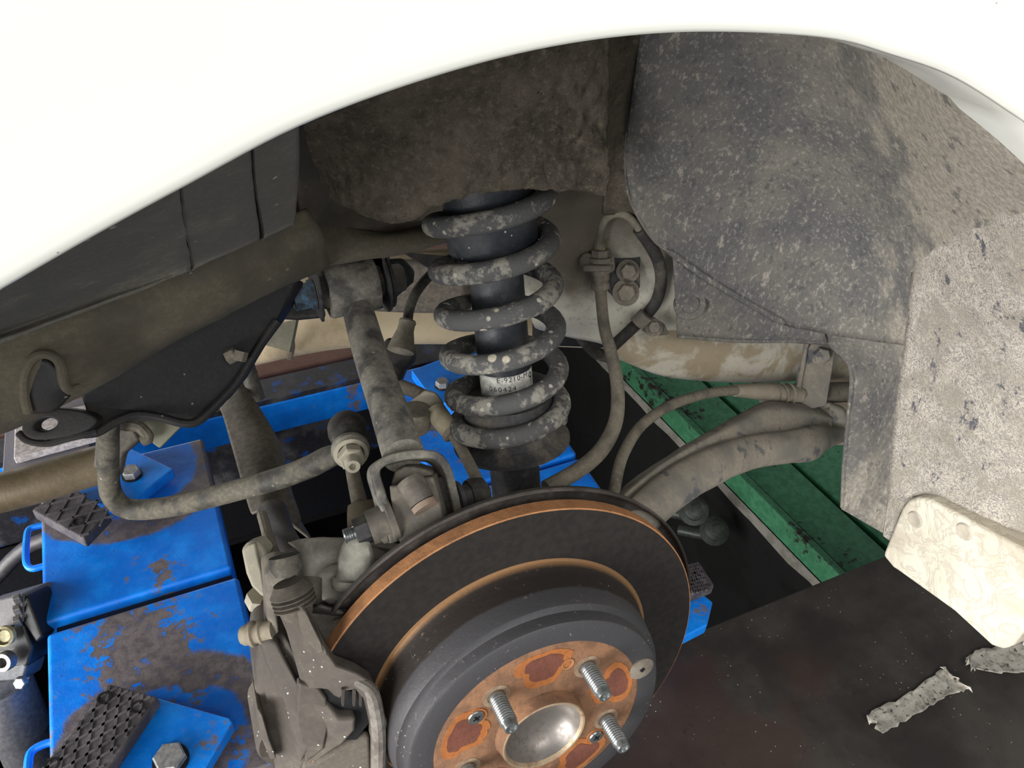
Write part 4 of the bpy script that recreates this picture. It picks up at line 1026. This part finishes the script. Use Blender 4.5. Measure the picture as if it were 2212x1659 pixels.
# knuckle: bush block, castings
kn = thing('steering_knuckle', 'chalky grey aluminium wheel knuckle with bush block behind the disc', 'knuckle', p(760, 1300, .56))
def pr(name, pts, d, th, mat, par, bev=.003, seg=3, vec=None):
    m = MB(); m.prism(px_outline(pts, d), (vec if vec is not None else BACK * th)); return obj(name, m, mat, par, bevel=bev, seg=seg)
pr('bush_block', [(840, 1048), (852, 1050), (876, 1036), (936, 1030), (948, 1072), (960, 1120), (910, 1158), (866, 1180), (852, 1146), (846, 1100)], .552, .045, CAST, kn, .004)
pr('block_shoulder', [(844, 1046), (852, 1018), (872, 1008), (896, 1008), (930, 1018), (938, 1034), (880, 1042), (852, 1056)], .566, .03, CAST, kn, .004)
m = MB(); m.tube(cat([p(884, 1036, .553), p(896, 1056, .551), p(912, 1084, .549)], 4), [.009, .010, .0088], 20); obj('cast_rib', m, CAST, kn)
m = MB(); m.lathe([(0, .0), (.0088, 0), (.0088, .004), (0, .004)], p(914, 1088, .5475), (p(914, 1088, .5475) - p(906, 1074, .549)), 20); obj('rib_end', m, dirty('sheared_pink_metal', (150, 128, 112), (120, 108, 96), .4, 80), kn)
pr('rubber_side', [(936, 1032), (962, 1028), (976, 1066), (986, 1108), (962, 1122), (950, 1078)], .575, .03, RUBBER, kn, .002)
bc = p(852, 1120, .560)
bd_ = (p(800, 1140, .556) - bc).normalized()
m = MB(); m.lathe([(0, 0), (.0155, 0), (.0155, .004), (.0125, .005), (.0118, .018), (0, .018)], bc, bd_, 28); obj('bush_washer', m, CAST, kn)
m = MB(); m.lathe([(0, .016), (.0098, .016), (.0098, .0275), (0, .0275)], bc, bd_, 6); obj('nut', m, DARKM, kn)
prof = [(0, .036), (.0050, .0355)]
for i in range(4): prof += [(.0060, .0345 - i * .0016), (.0053, .0337 - i * .0016)]
prof += [(.0058, .024), (0, .024)]
m = MB(); m.lathe(prof, bc, bd_, 24); obj('bolt_thread', m, ZINC, kn)
pr('lock_tab', [(822, 1150), (838, 1158), (840, 1172), (830, 1176), (822, 1166)], .549, .004, CAST, kn, .001)
rc = p(985, 1078, .580); rd_ = (p(1045, 1062, .590) - rc).normalized()
m = MB(); m.lathe([(0, 0), (.0125, 0), (.0125, .003), (.0085, .004), (.0085, .011), (0, .011)], rc, rd_, 28); obj('bolt_washer', m, DARKM, kn)
m = MB(); m.lathe([(0, .010), (.011, .010), (.012, .013), (.0105, .022), (.006, .025), (0, .025)], rc, rd_, 24); obj('rubber_cap', m, RUBBER, kn)
# castings below
sheet('web_casting', [[(622, 1172, .62), (660, 1162, .61), (720, 1160, .60), (775, 1168, .595), (830, 1190, .60)], [(650, 1200, .605), (690, 1195, .592), (730, 1192, .585), (780, 1196, .582), (835, 1215, .59)],
                      [(640, 1240, .605), (680, 1240, .595), (730, 1230, .590), (770, 1226, .590), (835, 1240, .595)], [(640, 1290, .61), (680, 1290, .605), (730, 1290, .60), (770, 1280, .60), (835, 1260, .60)]], ALU, kn, 6, 6, .006, .001, 60)
pr('lower_casting', [(672, 1248), (700, 1236), (742, 1226), (790, 1236), (838, 1240), (830, 1262), (780, 1290), (745, 1300), (708, 1312), (688, 1292)], .560, .03, ALU, kn, .006, 3)
g_ = []
m = MB(); m.tube(cat([p(776, 1160, .558), p(772, 1190, .556), p(770, 1220, .556), p(768, 1250, .558)], 5), [.0085, .0112, .0128, .0135], 18)
for i in range(len(m.v)): m.v[i] = m.v[i] + Vector((noise.noise(m.v[i] * 120), noise.noise(m.v[i] * 120 + Vector((9, 0, 0))), noise.noise(m.v[i] * 120 + Vector((0, 9, 0))))) * .0018
obj('corroded_post', m, ALU, kn)
m = MB(); m.lathe([(.0, 0), (.0155, 0), (.0165, .003), (.0155, .006), (0, .006)], p(768, 1248, .556), (p(768, 1270, .556) - p(768, 1248, .556)), 24); obj('post_foot', m, ALU, kn)
m = MB(); m.tube(cat([p(672, 1250, .552), p(670, 1280, .548), p(672, 1306, .548)], 4), [.0072, .0078, .0072], 16); obj('small_post', m, CAST, kn)
pr('lower_boss', [(690, 1300), (720, 1316), (742, 1312), (760, 1300), (752, 1330), (716, 1345), (692, 1330)], .556, .02, SHM, kn, .003)
pr('backing', [(590, 1240), (660, 1230), (800, 1180), (860, 1190), (700, 1420), (640, 1400), (610, 1330)], .64, .03, CAST, kn, .004)
m = MB(); m.lathe([(0, 0), (.045, 0), (.05, .004), (.05, .05), (0, .05)], WN * .075, WN, 48); obj('bearing_carrier', m, CAST, kn)

# counterweight / damper block
dm = thing('damper_block', 'pale dusty chamfered metal weight above the caliper', 'damper weight', p(560, 1300, .585))
pr('weight', [(519, 1188), (530, 1174), (553, 1166), (568, 1182), (588, 1222), (601, 1252), (606, 1290), (590, 1298), (562, 1288), (542, 1268), (530, 1240)], .580, .022, PALE, dm, .005, 3)
pr('bevel_face', [(523, 1190), (534, 1178), (550, 1172), (556, 1200), (566, 1240), (572, 1284), (562, 1284), (545, 1266), (534, 1240)], .576, .006, PALE, dm, .003)
m = MB(); m.hexa(p(562, 1286, .592), (p(556, 1312, .60) - p(566, 1280, .592)), .0095, .010); obj('bolt_head', m, PALE, dm)

# stamped lower lateral link
lk = thing('lateral_link', 'plain brown-grey stamped lateral link running down behind the stabilizer bar', 'suspension link', p(620, 1150, .68))
sheet('link_plate', [[(470, 866, .875), (492, 852, .870), (510, 835, .872), (522, 828, .876)], [(486, 905, .845), (515, 895, .842), (545, 888, .845), (562, 892, .852)], [(503, 965, .815), (540, 955, .812), (580, 950, .815), (607, 978, .824)],
                     [(524, 1040, .775), (562, 1030, .772), (600, 1035, .775), (624, 1060, .785)], [(540, 1095, .75), (575, 1085, .747), (612, 1100, .75), (645, 1125, .758)], [(546, 1112, .742), (576, 1104, .74), (606, 1112, .742), (628, 1138, .75)]], LINK, lk, 6, 7, .003)
sheet('link_side', [[(620, 1058, .78), (632, 1085, .785), (640, 1110, .79)], [(612, 1110, .74), (640, 1135, .748), (672, 1160, .76)]], LINK, lk, 5, 6, .003)
m = MB(); m.tube(cat([p(588, 1105, .73), p(602, 1150, .70), p(622, 1190, .66), p(640, 1215, .635)], 5), .013, 18); obj('link_tube', m, DARKM, lk)
pr('link_head', [(486, 850), (492, 800), (520, 778), (540, 800), (535, 850), (515, 862)], .90, .03, BLACKF, lk, .003)
# hand brake rod to the caliper lever
m = MB(); m.tube(cat([p(566, 1112, .66), p(574, 1140, .64), p(580, 1165, .62)], 4), .0042, 10); m.tube(cat([p(579, 1160, .622), p(588, 1195, .60), p(600, 1222, .575)], 4), [.0052, .0055, .0062], 12); m.tube([p(598, 1216, .58), p(606, 1232, .565)], [.0085, .0085], 12)
obj('brake_rod', m, HOSE, label='slim pale rod entering the caliper guide boot', cat_='rod')

# ================================================================== STABILIZER
sb = thing('stabilizer_bar', 'dust-covered bent stabilizer bar with nut at its end', 'stabilizer bar', p(300, 1105, .75))
m = MB(); m.tube(cat([p(232, 880, .66), p(234, 960, .69), p(234, 1020, .715), p(240, 1065, .73), p(262, 1093, .738), p(300, 1101, .738), p(380, 1092, .726), p(500, 1062, .705), p(600, 1034, .688), p(665, 1010, .672), p(705, 990, .66), p(735, 978, .652)], 8), [.0088] * 3 + [.0094] * 7 + [.0094, .0082], 20); obj('bar', m, dirty('dusty_bar_steel', (54, 53, 50), (112, 107, 95), .55, 40, rough=.75, speck=(160, 154, 138), speck_scale=110), sb)
ea = Vector((-.15, -.85, .20)).normalized()
ec = p(757, 972, .645)
m = MB(); m.lathe([(0, -.004), (.0135, -.004), (.015, -.002), (.015, .002), (.0135, .004), (0, .004)], ec, ea, 28); obj('eye', m, ARM, sb)
lnk = thing('stabilizer_link', 'dusty drop link with ball joints and flange nut under the bar end', 'drop link', p(790, 1120, .60))
m = MB(); m.lathe([(0, .004), (.0135, .004), (.0135, .0065), (.0105, .0075)], ec, ea, 28); obj('nut_flange', m, PALE, lnk)
m = MB(); m.hexa(ec + ea * .006, ea, .0105, .010); obj('nut', m, PALE, lnk)
m = MB(); m.lathe([(0, .014), (.0062, .014), (.0060, .024), (.0055, .0255), (.0030, .0255), (.0026, .022), (0, .022)], ec, ea, 20); obj('stud_end', m, PALE, lnk)
m = MB(); m.lathe([(0, -.004), (.009, -.005), (.0125, -.009), (.0105, -.0115), (.0138, -.0155), (.0122, -.018), (.0150, -.022), (.0160, -.028), (.0160, -.036), (.0135, -.042), (.007, -.0445), (0, -.045)], ec, ea, 32); obj('ball_joint', m, RUBBER, lnk)
l0 = ec - ea * .03
m = MB(); m.tube(cat([p(758, 1000, .665), p(766, 1040, .64), p(778, 1092, .615)], 4), [.0052, .0056, .0062], 16); obj('rod', m, HOSE, lnk)
m = MB(); m.lathe([(0, -.012), (.011, -.012), (.0145, -.006), (.0145, .006), (.0125, .012), (.008, .014), (0, .014)], p(788, 1122, .612), Vector((.9, -.3, 0)), 28); obj('lower_ball_joint', m, dirty('tan_boot', (104, 96, 80), (130, 120, 102), .5, 40), lnk)

# ================================================================== WIRING AND HOSES
ab = thing('sensor_cable', 'dusty sensor cable with rubber boot, connector and clip left of the spring', 'cable', p(900, 930, .68))
m = MB(); m.tube(cat([p(990, 560, .80), p(935, 590, .78), p(900, 630, .765), p(884, 670, .76), p(880, 700, .755)], 6), .0048, 12); obj('upper_hose', m, RUBBER, ab)
m = MB(); m.lathe([(0, 0), (.0075, 0), (.0082, .002), (.0075, .004), (.0078, .010), (.011, .022), (.0125, .030), (0, .032)], p(881, 692, .75), p(866, 760, .745) - p(882, 692, .752), 24); obj('rubber_boot', m, HOSE, ab)
pr('connector', [(822, 752), (834, 728), (862, 732), (888, 738), (896, 770), (884, 790), (872, 800), (860, 830), (846, 822), (826, 790)], .755, .025, BLACKF, ab, .004)
m = MB(); m.tube(cat([p(850, 800, .75), p(846, 826, .74), p(866, 836, .725), p(900, 848, .71)], 5), .0055, 12); obj('lower_cable', m, RUBBER, ab)
m = MB(); m.tube(cat([p(868, 834, .722), p(888, 842, .71), p(915, 855, .695)], 4), .0058, 14); obj('pale_sleeve', m, HOSE, ab)
# folded clip bracket
cb = [(882, 872), (900, 852), (920, 838), (938, 840), (950, 862), (955, 880), (936, 890), (918, 896), (904, 900), (896, 866)]
pr('clip_bracket', [(884, 868), (918, 842), (940, 848), (958, 872), (950, 884), (916, 886), (902, 904), (892, 905)], .668, .012, PALE, ab, .003)
pr('clip_leg', [(876, 872), (896, 862), (906, 900), (922, 900), (930, 914), (918, 936), (900, 944), (882, 930)], .680, .012, HOSE, ab, .004)
m = MB(); m.tube(cat([p(938, 885, .662), p(955, 908, .658), p(972, 930, .655)], 4), [.0088, .0085, .0078], 18); obj('grommet', m, dirty('tan_grommet', (130, 122, 104), (158, 148, 126), .55, 40), ab)
m = MB(); m.lathe([(0, 0), (.0082, 0), (.0082, .004), (.006, .005), (0, .005)], p(973, 932, .654), p(990, 955, .65) - p(970, 928, .655), 20); obj('collar', m, HOSE, ab)
m = MB(); m.tube(cat([p(976, 934, .652), p(1000, 975, .64), p(1025, 1025, .615), p(1052, 1085, .59)], 6), .0046, 12); obj('sensor_wire', m, HOSE, ab)
# bushing cap below the clip
m = MB(); m.lathe([(0, 0), (.010, 0), (.012, .004), (.012, .020), (0, .022)], p(898, 928, .665), Vector((.1, .1, 1)), 24); obj('bush_cap', m, HOSE, ab)

bh = thing('brake_hose', 'dusty rubber brake hose with looped steel pipe and clamp on the body side', 'brake hose', p(1297, 620, .71))
m = MB(); m.tube(cat([p(1297, 612, .712), p(1299, 650, .71), p(1306, 710, .70), p(1322, 770, .69), p(1334, 840, .678), p(1330, 910, .665), p(1300, 970, .652), p(1250, 1015, .64), p(1180, 1055, .625)], 7), [.0052, .0050, .0050, .0053, .0056, .0060, .0064, .0066, .0066], 16); obj('hose', m, HOSE, bh)
ha = (p(1297, 620, .712) - p(1297, 540, .700)).normalized()
hc = p(1297, 570, .705)
m = MB(); m.lathe([(0, .004), (.0078, .004), (.0078, .014), (.0068, .0145), (.0082, .018), (.0082, .0215), (.0060, .0235), (0, .0235)], hc, ha, 28); obj('ferrule', m, HOSE, bh)
m = MB(); m.lathe([(0, -.006), (.0078, -.006), (.0078, -.012), (.0062, -.013), (0, -.013)], hc, ha, 6); m.lathe([(0, -.002), (.0098, -.002), (.0098, -.006), (0, -.006)], hc, ha, 24); obj('hex_fitting', m, CAST, bh)
m = MB(); m.lathe([(0, -.012), (.0052, -.012), (.0052, -.018), (.0036, -.020), (0, -.020)], hc, ha, 6); obj('brass_nut', m, dirty('dusty_brass', (128, 112, 70), (112, 104, 90), .5, 90, rough=.6), bh)
m = MB(); m.tube(cat([p(1296, 533, .694), p(1298, 500, .676), p(1308, 474, .664), p(1332, 461, .658), p(1360, 470, .660), p(1388, 505, .672), p(1404, 530, .682)], 7), .0034, 12); obj('steel_pipe', m, HOSE, bh)
m = MB(); m.tube(cat([p(1380, 494, .668), p(1408, 535, .684), p(1424, 570, .700), p(1428, 610, .725), p(1418, 650, .735), p(1398, 678, .742), p(1384, 692, .745), p(1352, 722, .75), p(1320, 752, .76)], 7), .0054, 12); obj('pipe_sleeve', m, RUBBER, bh)
pr('clamp_plate', [(1252, 556), (1262, 545), (1300, 548), (1327, 548), (1330, 582), (1316, 590), (1262, 586), (1252, 578)], .702, .008, CAST, bh, .002)
pr('clamp_lip', [(1258, 572), (1322, 574), (1320, 586), (1260, 586)], .697, .004, CAST, bh, .001)
mb_ = [(1318, 546), (1383, 548), (1383, 618), (1374, 642), (1354, 656), (1330, 645), (1312, 626), (1310, 590)]
pr('mount_plate', mb_, .714, .004, DARKM, bh, .001)
for x, y, r_ in ((1356, 586, .0068), (1352, 632, .0078)):
    m = MB(); m.lathe([(0, -.001), (r_ * 1.5, -.001), (r_ * 1.5, .001), (0, .001)], p(x, y, .711), -FWD, 24); m.hexa(p(x, y, .711), -FWD - UPV * .2, r_, .007); obj('plate_bolt', m, CAST, bh)
pr('pipe_clip', [(1378, 684), (1395, 672), (1436, 700), (1446, 722), (1430, 724), (1404, 722), (1388, 714)], .742, .004, HOSE, bh, .001)
m = MB(); m.tube([p(1376, 700, .738), p(1396, 680, .734)], .0075, 16); obj('clip_band', m, CAST, bh)
m = MB(); m.lathe([(0, 0), (.0078, 0), (.0078, .0015), (0, .0015)], p(1412, 708, .738), -FWD, 24); m.hexa(p(1412, 708, .737), -FWD, .0056, .006); obj('clip_bolt', m, CAST, bh)
# second thin pipe behind, between spring and hose
m = MB(); m.tube(cat([p(1215, 690, .78), p(1250, 725, .79), p(1285, 760, .80), p(1320, 772, .81)], 5), [.0045, .005, .0062, .0065], 12); obj('body_pipe', m, RUBBER, label='thin dark pipe slanting behind the brake hose', cat_='pipe')

pc = thing('parking_brake_cable', 'dust-coated parking brake cable arching over the trailing arm', 'brake cable', p(1330, 1060, .64))
m = MB(); m.tube(cat([p(1322, 1090, .625), p(1328, 1055, .64), p(1345, 985, .66), p(1385, 920, .69), p(1450, 875, .725), p(1530, 850, .76), p(1600, 842, .785)], 8), .0047, 14); obj('cable_sheath', m, HOSE, pc)
ca = [p(1588, 844, .782), p(1650, 846, .805), p(1700, 850, .82), p(1722, 852, .828)]
m = MB(); m.tube(cat(ca, 5), [.0058, .0082, .0095, .0100, .0100], 18); obj('rubber_sleeve', m, dirty('tan_sleeve', (138, 130, 116), (160, 150, 134), .55, 30), pc)
for x in (1672, 1690, 1706):
    m = MB(); m.lathe([(.0098, -.0012), (.0108, 0), (.0098, .0012)], p(x, 849, .813), XA, 24); obj('sleeve_ring', m, HOSE, pc)
m = MB(); m.tube([p(1722, 850, .83), p(1790, 848, .85), p(1860, 846, .87)], .0108, 18); obj('end_tube', m, HOSE, pc)
tb = thing('cable_bracket', 'dusty pressed bracket bolting the parking brake cable to the rail', 'bracket', p(1760, 880, .85))
pr('plate', [(1748, 722), (1808, 735), (1800, 790), (1786, 876), (1750, 884), (1728, 868), (1718, 846), (1738, 780)], .822, .005, TRAIL, tb, .0015)
pr('rib', [(1744, 730), (1752, 726), (1728, 860), (1718, 850)], .818, .008, TRAIL, tb, .0015)
pr('leg', [(1750, 876), (1796, 868), (1800, 940), (1770, 945)], .835, .008, TRAIL, tb, .002)
m = MB(); m.lathe([(0, 0), (.012, 0), (.012, .002), (.009, .003), (0, .003)], p(1770, 762, .820), -FWD, 28); m.hexa(p(1772, 766, .818), -FWD - UPV * .3, .0082, .008); obj('bolt', m, TRAIL, tb)

# ================================================================== TRAILING ARM
ta = thing('trailing_arm', 'grey dusty pressed-steel trailing arm running forward from behind the disc', 'trailing arm', p(1500, 1050, .70))
sheet('arm_shell', [[(1300, 1100, .625), (1350, 1048, .648), (1440, 985, .69), (1530, 932, .735), (1600, 892, .775), (1660, 866, .80), (1740, 872, .825), (1800, 892, .845), (1850, 905, .86)],
                    [(1310, 1110, .612), (1360, 1056, .632), (1445, 992, .675), (1538, 942, .718), (1610, 908, .757), (1670, 885, .782), (1742, 890, .81), (1800, 905, .835), (1846, 915, .855)],
                    [(1316, 1122, .610), (1368, 1064, .630), (1450, 1002, .674), (1545, 955, .718), (1640, 932, .765), (1700, 924, .79), (1755, 914, .815), (1800, 918, .84), (1842, 925, .855)],
                    [(1322, 1128, .600), (1374, 1072, .618), (1456, 1012, .660), (1552, 966, .702), (1642, 942, .750), (1702, 934, .776), (1756, 926, .80), (1796, 928, .828), (1836, 934, .85)],
                    [(1350, 1140, .600), (1405, 1092, .615), (1480, 1040, .652), (1570, 998, .695), (1650, 972, .742), (1710, 962, .768), (1762, 958, .795), (1798, 950, .822), (1828, 945, .85)],
                    [(1400, 1160, .618), (1450, 1112, .632), (1510, 1068, .665), (1590, 1026, .71), (1655, 1006, .755), (1712, 999, .78), (1760, 993, .805), (1792, 968, .83), (1822, 955, .855)],
                    [(1402, 1160, .66), (1452, 1112, .67), (1512, 1066, .70), (1590, 1022, .745), (1655, 1002, .79), (1712, 995, .815), (1760, 988, .84), (1792, 964, .86), (1820, 950, .88)]], TRAIL, ta, 6, 5, .003, .0006, 40)
m = MB(); m.prism(px_outline([(1617, 998), (1626, 988), (1638, 986), (1630, 996), (1620, 1001)], .735), BACK * .004); obj('drain_slot', m, BLACKV, ta)
pr('bush_housing', [(1660, 862), (1700, 846), (1770, 858), (1830, 880), (1845, 920), (1800, 915), (1740, 890), (1680, 880)], .835, .05, TRAIL, ta, .006)

# ================================================================== SUBFRAME, EXHAUST
sf = thing('rear_subframe', 'black stamped rear subframe with round mounting eye at its end', 'subframe', p(300, 900, .62))
eye = p(97, 917, .60)
outer = [(648, 600, .66), (632, 640, .665), (600, 690, .67), (560, 745, .67), (520, 815, .665), (485, 858, .66), (432, 905, .65), (396, 913, .645), (340, 898, .64), (292, 894, .635), (252, 908, .63), (214, 930, .625), (190, 934, .62), (180, 880, .615), (165, 840, .612), (300, 760, .625), (450, 680, .64), (560, 625, .65)]
m = MB(); m.prism(px_outline(outer), BACK * .02); obj('stamped_web', m, BLACKF, sf, bevel=.004, seg=2)
m = MB(); m.tube(cat([p(600, 692, .662), p(560, 748, .662), p(518, 818, .658), p(482, 860, .652), p(432, 907, .643), p(396, 914, .638), (p(340, 900, .633)), p(292, 896, .628), p(252, 910, .622), p(212, 933, .616), p(180, 938, .612)], 6), .0035, 10); obj('rolled_edge', m, BLACKF, sf)
# the mounting eye: a ring with a tail
m = MB(); n = 36; ring_o = []; ring_i = []
for k in range(n):
    a = 2 * math.pi * k / n
    ring_i.append(p(97 + 24.5 * math.cos(a) * 1.0, 917 + 13.5 * math.sin(a) - 3.5 * math.cos(a), .606))
    ox, oy = 97 + 52 * math.cos(a), 917 + 33 * math.sin(a) - 8 * math.cos(a)
    if math.cos(a) > .15: ox = 97 + 52 * math.cos(a) + 70 * (math.cos(a) - .15); oy += 2 * math.sin(a)
    ring_o.append(p(ox, oy, .606))
vs = ring_i + ring_o; vs2 = [q + BACK * .012 for q in vs]
fs = []
for k in range(n):
    j = (k + 1) % n
    fs += [(k, j, n + j, n + k), (2 * n + k, 3 * n + k, 3 * n + j, 2 * n + j), (k, 2 * n + k, 2 * n + j, j), (n + k, n + j, 3 * n + j, 3 * n + k)]
m.add(vs + vs2, fs); obj('mounting_eye', m, BLACKF, sf, bevel=.002)
m = MB(); m.tube(cat([p(40, 935, .612), p(60, 952, .612), p(100, 958, .612), p(150, 946, .612), p(210, 932, .614)], 5), .0028, 8); obj('eye_rim', m, BLACKF, sf)
for q0_, q1_ in (((490, 772), (508, 764)), ((520, 758), (514, 780))):
    m = MB(); m.hexa(p(*q0_, .652), p(*q1_, .652) - p(*q0_, .652), .0062, .008); obj('bolt_head', m, CAST, sf)
hs = thing('heat_shield_bracket', 'pale grey-green triangular shield plate under the subframe', 'heat shield', p(345, 960, .70))
pr('shield_plate', [(288, 912), (322, 906), (398, 914), (344, 968), (332, 960), (312, 934)], .70, .004, dirty('grey_green_shield', (120, 120, 104), (140, 138, 122), .5, 20), hs, .001)
pr('hanger', [(206, 930), (256, 925), (290, 926), (302, 950), (268, 978), (256, 1030), (200, 1010)], .74, .01, LINK, hs, .003)
m = MB(); m.tube(cat([p(270, 918, .69), p(300, 922, .69), p(320, 944, .69), p(308, 952, .69)], 4), .005, 10); obj('hook', m, HOSE, hs)
m = MB(); m.tube(cat([p(530, 780, .86), p(542, 820, .87), p(556, 862, .88)], 4), .0085, 12); obj('hanger_rod', m, plain('grey_rod', (96, 92, 86), .6, .3), label='short grey rod beside the black link head', cat_='rod')
m = MB(); m.tube(cat([p(-140, 1098, .84), p(60, 1050, .85), p(180, 1014, .86), p(244, 996, .866)], 5), .0208, 32); obj('exhaust_pipe', m, EXH, label='thick brown exhaust pipe passing behind the stabilizer bar', cat_='exhaust pipe')
